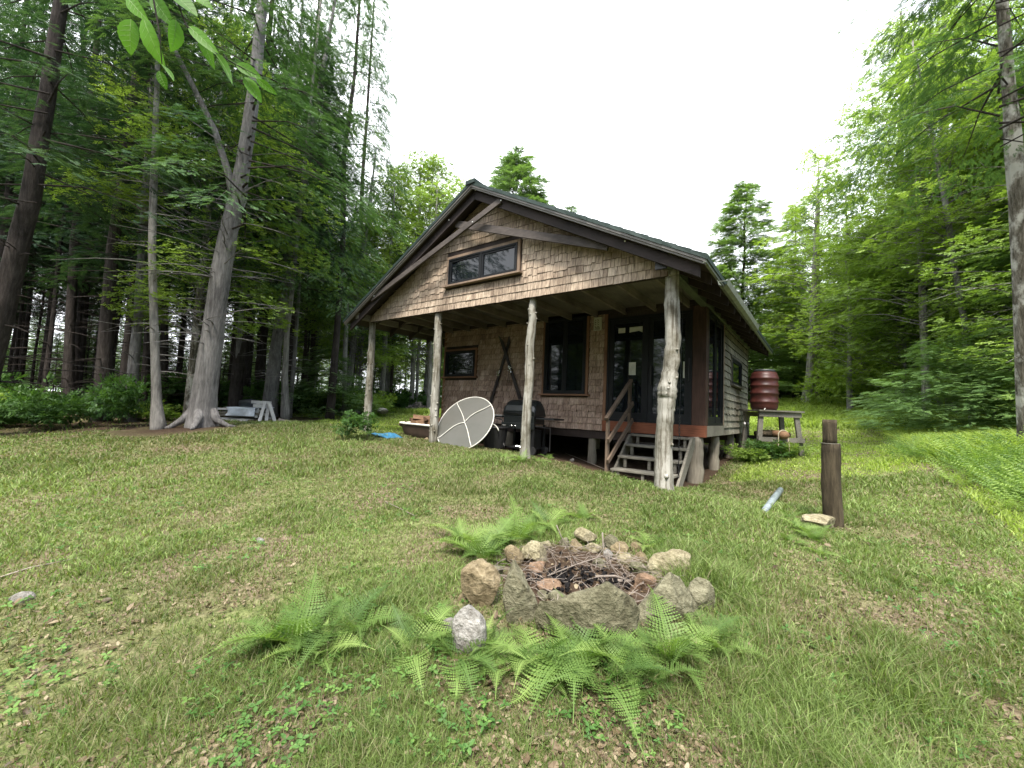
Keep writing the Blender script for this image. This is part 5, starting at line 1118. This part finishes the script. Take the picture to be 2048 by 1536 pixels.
bush(SP[0], 655, 838, (1.15, 1.15, .95), 'young bluish pine left of the porch, at the rock heap', name='young_pine', seed=1, p=at(648, 830, 14.4))
bush(SP[1], 0, 0, (.7, .7, .55), 'smaller young pine behind the leftmost porch post', name='young_pine', seed=2, p=at(742, 830, 18))
bush(SP[0], 0, 0, (1.2, 1.2, 1.0), 'spreading spruce bush at the right beside the fern bank', name='spruce_bush', seed=3, p=at(1880, 850, 10.6))
bush(SP[1], 0, 0, (1.15, 1.15, .85), 'spruce bush at the right edge before the birch', name='spruce_bush', seed=4, p=at(2010, 860, 9.6))
bush(SP[1], 0, 0, (.7, .7, .6), 'small spruce bush at the left foot of the spreading one', name='spruce_bush', seed=5, p=at(1800, 850, 12.8))
bush(BR, 0, 0, (.95, .95, 1.0), 'bright yellow green young maple at the meadow edge', name='young_maple', seed=1, p=at(1712, 820, 17))
for i in range(16):
    u = r.uniform(1560, 2200); p = at(u, 820, r.uniform(20.5, 27)); bush(BU[i % 3] if i % 3 else BB, 0, 0, r.uniform(.8, 1.4), 'leafy shrub in the shade behind the meadow', 'shrubs behind the meadow', seed=i, p=p)
bush(BU[0], 712, 872, (.42, .42, .5), 'small dark green shrub at the foot of the leftmost porch post', seed=3, p=gp(716, 880))
bush(BU[2], 0, 0, (.4, .4, .32), 'low weeds between the glass table top and the grill', name='weeds', seed=7, p=gp(972, 886))
bush(BU[0], 0, 0, (.6, .5, .42), 'dark green weeds in front of the trestle stand', name='weeds', seed=8, p=gp(1530, 920))
bush(BB, 0, 0, (.5, .5, .4), 'green weeds beside the sawhorse legs at the side wall', name='weeds', seed=9, p=gp(1485, 925))
bush(BB, 0, 0, (.5, .5, .38), 'green weeds right of the trestle stand', name='weeds', seed=10, p=gp(1580, 915))

# ferns
def frond(L, bend, npair, seed, r0=.001):
    """one lacy frond along +x bending down; returns V, F"""
    r = np.random.default_rng(seed); V = []; Fc = []
    def cen(t): return np.array([L*t*(1 - .12*bend*t), 0, L*(.42*t - .55*bend*t*t)])
    for i in range(npair):
        t = .1 + .88 * i / npair; c = cen(t); d = cen(min(1, t + .03)) - c; d /= np.linalg.norm(d); up = np.cross(d, [0, 1, 0]) * -1
        W = L * .21 * (math.sin(math.pi * min(1, (t * .8 + .26))) ** .9) * (1 - t) ** .6 * 1.3 * r.uniform(.92, 1.06); w = L * .0165 * (1 - .45*t)
        for sg in (-1, 1):
            a = r.uniform(.12, .3); dr = np.array([0, sg, 0]) * math.cos(a) + d * math.sin(a) + up * r.uniform(-.18, .02); dr /= np.linalg.norm(dr); ns_ = 6 if W > .05 else 4
            for k in range(ns_):      # toothed pinna: little lobes on both sides
                q0 = k / ns_; q1 = (k + 1) / ns_; wv = w * (1 - .75*q0) * 1.35; b = len(V); p0 = c + dr*W*q0 + up*(-.15*W*q0*q0); p1 = c + dr*W*q1 + up*(-.15*W*q1*q1)
                V += [tuple(p0), tuple(p0 + (dr*.55*W/ns_) + d*wv), tuple(p1), tuple(p0 + (dr*.55*W/ns_) - d*wv)]; Fc.append((b, b+1, b+2, b+3))
    for i in range(8):
        c0, c1 = cen(i / 8), cen((i+1) / 8); b = len(V); w = L * .004; V += [tuple(c0 + [0, -w, 0]), tuple(c1 + [0, -w, 0]), tuple(c1 + [0, w, 0]), tuple(c0 + [0, w, 0])]; Fc.append((b, b+1, b+2, b+3))
    return np.array(V), np.array(Fc)
def fern_mesh(name, n, L, seed, npair=31, mat='fern_green', spread=(.5, 1.3)):
    r = np.random.default_rng(seed); Vs = []; Fs = []; va = []; b = 0
    for i in range(n):
        V, Fc = frond(L * r.uniform(.6, 1.15), r.uniform(.6, 1.5), npair, seed*10 + i); a = 2*np.pi*i/n + r.uniform(-.9, .9); el_ = r.uniform(*spread) - .55; roll = r.normal(0, .25)
        V = V @ np.array([[1, 0, 0], [0, math.cos(roll), math.sin(roll)], [0, -math.sin(roll), math.cos(roll)]]); V = V @ np.array([[math.cos(el_), 0, math.sin(el_)], [0, 1, 0], [-math.sin(el_), 0, math.cos(el_)]]); V = V @ np.array([[math.cos(a), math.sin(a), 0], [-math.sin(a), math.cos(a), 0], [0, 0, 1]])
        V = V + np.array([math.cos(a), math.sin(a), 0]) * .02; Vs.append(V); Fs.append(Fc + b); b += len(V); va.append(np.clip(r.normal(.5, .28) + r.normal(0, .07, len(Fc)), 0, 1))
    V = np.concatenate(Vs); V[:, 2] = np.maximum(V[:, 2], .01); return raw_mesh(name, V, np.concatenate(Fs), mat, np.concatenate(va))
FE = [fern_mesh('fern_%s' % i, n, L, 5 + i) for i, (n, L) in enumerate(((9, .48), (11, .52), (8, .46), (8, .6)))]
def fern(u, v, k, me, rz, lbl, group='ferns round the fire ring'):
    p = gp(u, v); o = bpy.data.objects.new('fern', me); C.objects.link(o); o.location = (p[0], p[1], g(p[0], p[1]) - .01); o.rotation_euler = (random.uniform(-.1, .1), random.uniform(-.1, .1), rz); o.scale = (k,)*3; tag(o, lbl, 'fern', group)
for a in ((1150, 1330, .9, 3, .2, 'large fern hanging over the front of the largest slab'), (1205, 1365, .95, 3, 4.9, 'fern with a long frond pointing down at the very front'), (1070, 1325, .8, 0, 2.2, 'fern at the foot of the upright pointed stone'),
          (965, 1300, .75, 0, 3.3, 'fern over the foot of the tan block'), (880, 1268, .75, 2, 2.7, 'fern left of the speckled granite stone'), (1345, 1325, .9, 1, 5.6, 'bushy fern below the big pointed stone at right'), (1400, 1305, .8, 3, 5.9, 'fern right of the big pointed stone, its frond reaching down'),
          (1260, 1345, .85, 0, 1.2, 'fern between the largest slab and the big pointed stone'), (1110, 1360, .8, 2, 3.9, 'low fern in front of the largest slab'), (965, 1120, 1.0, 1, 1.9, 'tall fern behind the rounded tan stone at the back left'), (1035, 1082, 1.0, 1, 3.0, 'upright fern behind the pale oval stone'), (930, 1085, .95, 0, .6, 'fern at the outer back left of the ring'),
          (1095, 1052, .85, 0, 5.0, 'fern furthest back left of the layered slab'), (1165, 1040, .75, 2, .4, 'small fern behind the layered slab'), (1300, 1098, .72, 0, 2.0, 'fern at the back right of the ring'), (1330, 1090, .55, 2, 4.4, 'small fern by the long pale slab'),
          (590, 1290, .9, 1, 2.9, 'spreading fern alone in the lawn left of the ring'), (545, 1285, .7, 2, 4.2, 'small fern just left of the spreading lawn fern'), (1010, 1345, .7, 0, 2.4, 'fern between the speckled granite stone and the very front'), (1300, 1375, .75, 2, .9, 'fern at the right of the very front one'), (1180, 1310, .7, 1, 3.3, 'fern pressed against the middle of the largest slab'), (1440, 1280, .7, 2, 3.5, 'outermost fern right of the big pointed stone'), (915, 1320, .7, 3, 1.1, 'fern below the speckled granite stone'), (640, 1310, .7, 0, 3.8, 'fern touching the spreading lawn fern in front'), (690, 1270, .85, 3, .2, 'fern right of the spreading lawn fern'), (830, 1310, .8, 0, 5.2, 'fern between the lawn ferns and the ring')):
    fern(a[0], a[1], a[2], FE[a[3]], a[4], a[5])
for i, (u, v, k) in enumerate(((1600, 1060, .55), (1625, 1080, .5), (1580, 1085, .45), (1640, 1110, .4), (1580, 1040, .4))): fern(u, v, k, FE[i % 3], i, 'low bright fern in the grass left of the lone post', 'low ferns left of the lone post')
for i, (u, v, k) in enumerate(((1010, 918, .62), (1042, 925, .55), (1095, 918, .6), (1075, 925, .5))): fern(u, v, k, FE[i % 3], i * 2.1, 'low bright fern at the edge of the porch before the grill', 'low ferns before the grill')

def multi(name, base, P_, K, var, lbl, mat, cat=None, yaw=None, tilt=0.15):
    """one object made of many small copies of base (V, F)"""
    n = len(P_); r = np.random.default_rng(len(P_)); a = r.uniform(0, 2*np.pi, n) if yaw is None else yaw; fw = np.stack([np.cos(a), np.sin(a), r.normal(0, tilt, n)], 1); nr = np.stack([r.normal(0, tilt, n), r.normal(0, tilt, n), np.ones(n)], 1)
    V, Fc, va = place_sprays(base[0], base[1], P_, fw, nr, K, var, r=r); me = raw_mesh(name, V, Fc, mat, va); o = bpy.data.objects.new(name, me); C.objects.link(o); return tag(o, lbl, cat, None, 'stuff')
def small_fern(n, seed):
    r = np.random.default_rng(seed); Vs = []; Fs = []; b = 0
    for i in range(n):
        V = []; Fc = []; bend = r.uniform(.4, .9)
        for k in range(11):
            t = .12 + .85*k/11; x = t*(1 - .1*bend*t); z = 1.05*t - .6*bend*t*t; W = .2 * math.sin(math.pi*min(1, t*.8 + .2)) * (1-t)**.4 * 1.2
            for sg in (-1, 1): q = len(V); V += [(x - .028, 0, z), (x + .03, W*sg*.5, z - .01), (x + .05, W*sg, z - .05), (x - .0, W*sg*.5, z - .03)]; Fc.append((q, q+1, q+2, q+3))
        V = np.array(V); a = 2*np.pi*i/n + r.uniform(-.4, .4); V = V @ np.array([[math.cos(a), math.sin(a), 0], [-math.sin(a), math.cos(a), 0], [0, 0, 1]]); Vs.append(V); Fs.append(np.array(Fc) + b); b += len(V)
    return np.concatenate(Vs), np.concatenate(Fs)
SF = small_fern(7, 3)
def region_px(n, u0, u1, v0, v1, seed, cond=None):
    r = np.random.default_rng(seed); out = []
    while len(out) < n:
        u, v = r.uniform(u0, u1), r.uniform(v0, v1)
        if cond and not cond(u, v): continue
        p = gp(u, v); out.append((p[0], p[1], g(p[0], p[1])))
    return np.array(out)
fb = region_px(190, 1800, 2230, 880, 1040, 3, lambda u, v: v < 925 + (u - 1830) * .42 + 14*math.sin(u*.05) and v > 885 + (u - 1830) * .03 + 8*math.sin(u*.09))
multi('fern_bank', SF, fb, np.random.default_rng(1).uniform(.26, .5, len(fb)), np.random.default_rng(2).uniform(.0, 1, len(fb)), 'dense bright green fern bank at the right edge', 'fern_green')
# ---------------------------------------------------------------- grass, litter
def cover_density():
    r = np.random.default_rng(99)
    N = 1050000; ln = r.uniform(math.log(.75), math.log(32), N); d = np.exp(ln); th = r.uniform(-1.1, 1.1, N)
    f2 = RM[:, 1][:2] / np.linalg.norm(RM[:, 1][:2]); r2 = np.array([f2[1], -f2[0]])
    x = CAM[0] + d * (np.cos(th) * f2[0] + np.sin(th) * r2[0]); y = CAM[1] + d * (np.cos(th) * f2[1] + np.sin(th) * r2[1]); return x, y, d, r
def build_grass():
    x, y, d, r = cover_density()
    # tufts: pull some blades to shared centres
    idx = r.integers(0, len(x), len(x)); o_ = np.argsort(np.floor(np.log(d)*14)*1e4 + np.floor(np.arctan2(x - CAM[0], y - CAM[1])*90)); grp = np.empty(len(x), int); grp[o_] = np.arange(len(x))//16; first = np.zeros(grp.max()+1, int); first[grp] = np.arange(len(x)); cx = x[first[grp]]; cy = y[first[grp]]
    tuft = (r.uniform(size=len(x)) < .45) & (d < 9) & (np.hypot(cx - x, cy - y) < .3); q_ = r.uniform(.4, .95, len(x)); x = np.where(tuft, x + (cx - x)*q_, x); y = np.where(tuft, y + (cy - y)*q_, y)
    ins = in_clearing(x, y); under = (x > -6.7) & (x < 0) & (y > .75) & (y < 7.4); pit = np.hypot(x - pc[0], y - pc[1]) < .6
    pad = (np.hypot(x + 9.1, y + 2.9) < 1.1) | (np.hypot(x + 12.3, y - .2) < 1.6)
    n1 = vnoise(x, y, 1.3, 11); n2 = vnoise(x, y, .42, 12); n3 = vnoise(x, y, 4, 13)
    lawn_l = np.clip((-x - 1.0) / 4, 0, 1)          # denser to the left and back
    dens = .5 + .75*(n2 - .35) + .55*(n1 - .4) + .3*lawn_l + np.clip((d - 4)/6, 0, .4)
    q0 = gp(1490, 1270); near_b0 = np.exp(-((x - q0[0])**2 + (y - q0[1])**2)/.7); behind = (y > 7.5) | ((x < -7.5) & (y > 1.5)) | ((x > .6) & (y > 6.5) & (x > 2.2 + 0 * y))
    meadow = ((y > 12) | ((x > 3.2) & (y > 4)) | ((x < -9) & (y > 6.5)) | ((y > 8) & (x > -8) & (x < 0))) & ins
    dens = dens * np.where(d < 3.2, np.clip(.55 + .6*near_b0 + (n1 - .5)*.8, .1, 1), 1); dens = np.where(meadow, 1, dens); keep = ins & ~under & ~pit & ~pad & (r.uniform(size=len(x)) < dens); keep |= (~ins) & (r.uniform(size=len(x)) < .08) & ~under & ~pad
    x, y, d, n1, n2, n3, meadow, tuft = [a[keep] for a in (x, y, d, n1, n2, n3, meadow, tuft)]; z = gz(x, y); n = len(x)
    tall = vnoise(x, y, .7, 21); ringtall = np.exp(-((np.hypot(x - pc[0], y - pc[1]) - .95)/.3)**2) * (x > pc[0] - .1)
    nbp = gp(1490, 1270); near_bed = np.exp(-((x - nbp[0])**2 + (y - nbp[1])**2)/.7)
    h = (.011 + .023*tall**2 + .019*r.uniform(size=n)) * (1 + 1.1*np.clip((n2 - .55)*6, 0, 1)) ; h *= 1 + 2.2*near_bed + .5*ringtall; h = np.where(d > 6, h*1.25, h); h = np.where(meadow, r.uniform(.14, .32, n), h)
    w = np.maximum(.0016, .0008*d) * r.uniform(.7, 1.5, n); w = np.where(meadow, w*1.3, w)
    a = r.uniform(0, 2*np.pi, n); bend = r.uniform(.25, 1.3, n) * h; ba = r.uniform(0, 2*np.pi, n)
    flat = r.uniform(size=n) < .35; h = np.where(flat & ~meadow, h*.45, h); bend = np.where(flat, bend*2.0, bend)
    sx, sy = np.cos(a)*w, np.sin(a)*w; bx_, by_ = np.cos(ba)*bend, np.sin(ba)*bend
    V = np.stack([np.stack([x - sx, y - sy, z - .005], 1), np.stack([x + sx, y + sy, z - .005], 1), np.stack([x + sx*.75 + bx_*.35, y + sy*.75 + by_*.35, z + h*.62], 1),
                  np.stack([x - sx*.75 + bx_*.35, y - sy*.75 + by_*.35, z + h*.62], 1), np.stack([x + bx_, y + by_, z + h*.98], 1)], 1).reshape(-1, 3)
    b = np.arange(n)*5; tri = np.concatenate([np.stack([b, b+1, b+2], 1), np.stack([b, b+2, b+3], 1), np.stack([b+3, b+2, b+4], 1)])
    v = .52 + .55*(n1 - .5) + .4*(n3 - .5) + r.normal(0, .2, n) + .1*near_bed; dry = r.uniform(size=n) < (.17 + .12*np.clip((-x - .5)/3, 0, 1) + .22*(n2 < .4) + .12*(n1 < .4) - .12*near_bed); v = np.where(dry, r.uniform(0, .14, n), np.clip(v, .22, 1)); path = (y > 2.5 + .4*x) & (x > .3) | ((y > -.5) & (x > 3.2)) | ((x < -6.8) & (y > .5)); mm = meadow | (path & (r.uniform(size=n) < .85)); va = np.concatenate([v, v, v]); me_ = np.concatenate([mm]*3)
    for nm, mk, mat, lbl in (('grass', ~me_, 'grass_green', 'short mown grass with dry blades covering the clearing'), ('meadow_grass', me_, 'meadow_green', 'tall bright meadow grass behind and right of the cabin')):
        t = tri[mk]; used, inv = np.unique(t, return_inverse=True); o = bpy.data.objects.new(nm, raw_mesh(nm, V[used], inv.reshape(-1, 3), mat, va[mk])); C.objects.link(o); tag(o, lbl, None, None, 'stuff')
build_grass()
def flat_leaf():
    V = [(0, 0, 0), (.35, .28, .06), (.75, .2, .1), (1, 0, .02), (.75, -.22, .08), (.35, -.28, .1), (.5, 0, 0)]; Fc = [(0, 6, 1, 1), (1, 6, 2, 2), (2, 6, 3, 3), (3, 6, 4, 4), (4, 6, 5, 5), (5, 6, 0, 0)]
    return np.array(V, float), np.array([f[:3] for f in Fc])
def litter():
    r = np.random.default_rng(5); N = 120000; ln = r.uniform(math.log(.8), math.log(9), N); d = np.exp(ln); th = r.uniform(-1.1, 1.1, N); f2 = RM[:, 1][:2] / np.linalg.norm(RM[:, 1][:2]); r2 = np.array([f2[1], -f2[0]])
    x = CAM[0] + d * (np.cos(th) * f2[0] + np.sin(th) * r2[0]); y = CAM[1] + d * (np.cos(th) * f2[1] + np.sin(th) * r2[1])
    n2 = vnoise(x, y, .42, 12); n1 = vnoise(x, y, 1.3, 11); right = np.clip((x - .2)/2, 0, 1); leftfar = np.clip((-x - .5)/2, 0, 1)*np.clip((d - 2.5)/1.5, 0, 1); pr = np.clip(-.25*leftfar + .1*(d < 2.6) + .85*(.52 - n2) + .6*(.5 - n1) + .1 + .26*right, .03, 1); under = (x > -6.7) & (x < 0) & (y > .75) & (y < 7.4)
    k = (r.uniform(size=N) < pr) & in_clearing(x, y) & ~under; x, y, d = x[k], y[k], d[k]; pitn = 260; px_ = pc[0] + r.normal(0, .3, pitn); py_ = pc[1] + r.normal(0, .26, pitn); x = np.concatenate([x, px_]); y = np.concatenate([y, py_]); z = gz(x, y) + r.uniform(.003, .022, len(x))
    sz = r.uniform(.01, .032, len(x)) * (1 + 1.0*(r.uniform(size=len(x)) < .06)); multi('leaf_litter', flat_leaf(), np.stack([x, y, z], 1), sz, np.clip(r.normal(.5, .28, len(x)), 0, 1), 'dead brown leaves and chips scattered in the grass', 'litter_brown', tilt=.45)
    # long arching grass tufts in the foreground
    r3 = np.random.default_rng(8); Vt = []; Ft = []; vt = []; nb_ = 0
    for u, v, L, cnt in [(1330, 1330, .2, 60), (1420, 1300, .2, 60), (1250, 1400, .17, 40), (1490, 1230, .16, 60), (1550, 1290, .17, 60), (1590, 1360, .15, 50), (1120, 1430, .14, 40), (1470, 1380, .17, 60), (1640, 1430, .15, 50), (1700, 1500, .13, 40), (1500, 1480, .13, 40), (740, 1480, .12, 40), (300, 1400, .12, 40), (520, 1430, .11, 40), (640, 1330, .13, 40), (1050, 1500, .12, 40), (1900, 1380, .13, 40), (1850, 1480, .12, 40), (150, 1500, .11, 30), (860, 1390, .12, 30), (1300, 1500, .11, 30), (1620, 1200, .12, 40), (1450, 1150, .13, 50), (1530, 1110, .12, 40), (1480, 1060, .11, 40)]:
        p = gp(u, v)
        for k in range(cnt * 2):
            a = r3.uniform(0, 6.28); q = np.array([p[0] + r3.normal(0, .05), p[1] + r3.normal(0, .05), 0]); q[2] = g(q[0], q[1]) - .005; l = L * r3.uniform(.5, 1.2); o2 = r3.uniform(.3, 1.0); w = r3.uniform(.0012, .0024); s2 = np.array([-math.sin(a), math.cos(a), 0]) * w; dd = np.array([math.cos(a), math.sin(a), 0])
            for j in range(5):
                t_ = j / 4; c_ = q + dd * (l * o2 * t_ * t_) + np.array([0, 0, l * (t_ - .45 * o2 * t_ * t_)]); Vt += [c_ - s2 * (1 - t_ * .9), c_ + s2 * (1 - t_ * .9)]
            for j in range(4): Ft.append((nb_ + 2*j, nb_ + 2*j + 1, nb_ + 2*j + 3, nb_ + 2*j + 2))
            vt += [float(np.clip(r3.normal(.6, .15), .25, 1)) if r3.uniform() > .07 else .02] * 4; nb_ += 10
    o = bpy.data.objects.new('grass_tufts', raw_mesh('grass_tufts', np.array(Vt), np.array(Ft), 'grass_green', vt)); C.objects.link(o); tag(o, 'longer arching grass tufts round the fire ring and in the foreground', None, None, 'stuff')
    # low round leaved weeds
    N = 9000; ln = r.uniform(math.log(.8), math.log(7), N); d = np.exp(ln); th = r.uniform(-1.05, 1.05, N); x = CAM[0] + d * (np.cos(th) * f2[0] + np.sin(th) * r2[0]); y = CAM[1] + d * (np.cos(th) * f2[1] + np.sin(th) * r2[1])
    k = (vnoise(x, y, .5, 31) > .52) & in_clearing(x, y) & (np.hypot(x - pc[0], y - pc[1]) > .6) & ~((x > -6.7) & (x < 0) & (y > .75)); x, y = x[k], y[k]; z = gz(x, y) + r.uniform(.01, .05, len(x))
    V, Fc = flat_leaf(); Vs = []; Fs = []
    for i in range(3): a = i*2.09; Rm = np.array([[math.cos(a), math.sin(a), 0], [-math.sin(a), math.cos(a), 0], [0, 0, 1]]); Vs.append(V @ Rm); Fs.append(Fc + 7*i)
    multi('ground_weeds', (np.concatenate(Vs), np.concatenate(Fs)), np.stack([x, y, z], 1), r.uniform(.012, .034, len(x)), r.uniform(0, 1, len(x)), 'small clover and round leaved weeds between the grass', 'clover_green', tilt=.3)
litter()
# brush of twigs: fallen thin branches on the lawn
def ltwig(pts, lbl): 
    P_ = [gp(*p) for p in pts]; mb = MB(); mb.tube([(p[0], p[1], p[2] + .025) for p in P_], [.006 * (1 - .12*i) for i in range(len(P_))], 6); tag(mb.build('fallen_twig', 'stick_grey', None, True), lbl, 'twig')
ltwig([(-20, 1168), (60, 1142), (130, 1128), (205, 1112)], 'long thin twig lying on the lawn at the far left')
ltwig([(770, 1008), (800, 1022), (828, 1036)], 'short curved twig on the lawn left of the tall ferns')
ltwig([(1130, 908), (1165, 922), (1212, 942)], 'long pale stick on the bare soil left of the steps')
# overhanging beech twig close to the camera
def beech():
    c0 = at(330, -30, 1.25); t = thing('beech_branch', 'thin beech branch with fresh green leaves hanging into the top left', 'branch', at(330, 40, 1.25))
    A = lambda u, v, d=1.25: Vector(at(u, v, d))
    mb = MB(); mb.tube([A(270, -160), A(300, -40), A(318, 60), A(324, 128)], [.004, .003, .002, .0012], 6); mb.tube([A(270, -160), A(345, -20, 1.3), A(372, 50, 1.3), A(430, 105, 1.3), A(470, 128, 1.3), A(512, 150, 1.3)], [.004, .003, .0025, .002, .0014, .001], 6)
    mb.tube([A(330, -120), A(400, -60, 1.35), A(440, 0, 1.35)], [.003, .002, .001], 5)
    mb.build('twig', 'dark_bark', t, True)
    for i, (u0, v0, u1, v1, w, d) in enumerate(((254, -6, 289, 36, 30, 1.2), (262, 38, 257, 107, 46, 1.22), (286, 34, 320, 128, 44, 1.25), (303, -8, 342, 48, 32, 1.28), (352, 40, 347, 104, 38, 1.28), (377, 52, 434, 104, 26, 1.3),
            (432, 108, 476, 172, 26, 1.3), (472, 128, 522, 154, 26, 1.3), (489, 154, 523, 202, 27, 1.32), (512, 156, 552, 188, 17, 1.33), (318, 142, 332, 178, 20, 1.25), (324, 129, 350, 158, 17, 1.26), (345, -12, 392, 24, 34, 1.3), (398, 60, 426, 134, 24, 1.35), (380, -14, 425, 14, 28, 1.33))):
        a, b = A(u0, v0, d), A(u1, v1, d + random.uniform(-.02, .02)); ax = b - a; L = ax.length; ax.normalize(); tocam = (Vector(CAM) - a).normalized(); n = (tocam * .75 + Vector((random.uniform(-.5, .5), random.uniform(-.5, .5), .35))).normalized(); s_ = ax.cross(n).normalized(); n = s_.cross(ax); W_ = w * d / F / 2 * .85
        V = []; N = 14
        for k in range(N + 1):
            q = k / N; ww = W_ * (math.sin(math.pi * q ** .82) ** .8 if 0 < q < 1 else 0) * (1.0 + .05 * (k % 2)); z = -.18 * L * (q - .2) ** 2
            for e_, zz in ((-1, .22 * ww), (0, 0), (1, .22 * ww)): V.append(a + ax * (L * q) + s_ * (ww * e_) + n * (zz + z + .02 * ww * (k % 2)))
        Fq = [(k*3+j, k*3+j+1, k*3+j+4, k*3+j+3) for k in range(N) for j in (0, 1)]; mb = MB(); mb.add(V, Fq, random.uniform(.2, .8)); lf_ = mb.build('leaf', 'beech_leaves', t, True); mv = MB()
        mv.tube([a + ax * (L * q) + n * (-.18 * L * (q - .2) ** 2 + .0004) for q in (0, .25, .5, .75, .97)], [.0008, .0006, .0005, .0004, .0002], 4)
        for q in (.18, .32, .46, .6, .74):
            wq = W_ * math.sin(math.pi * q ** .82) ** .8; z0_ = -.18 * L * (q - .2) ** 2; z1_ = -.18 * L * (q - .08) ** 2
            for e_ in (-1, 1): mv.tube([a + ax * (L * q) + n * (z0_ + .0004), a + ax * (L * (q + .11)) + s_ * (wq * .85 * e_) + n * (z1_ + .19 * wq + .0006)], [.0004, .0002], 3)
        mv.build('vein', 'leaf_vein', lf_)
beech()
for o in list(C.objects):
    if '_o' in o: del o['_o']
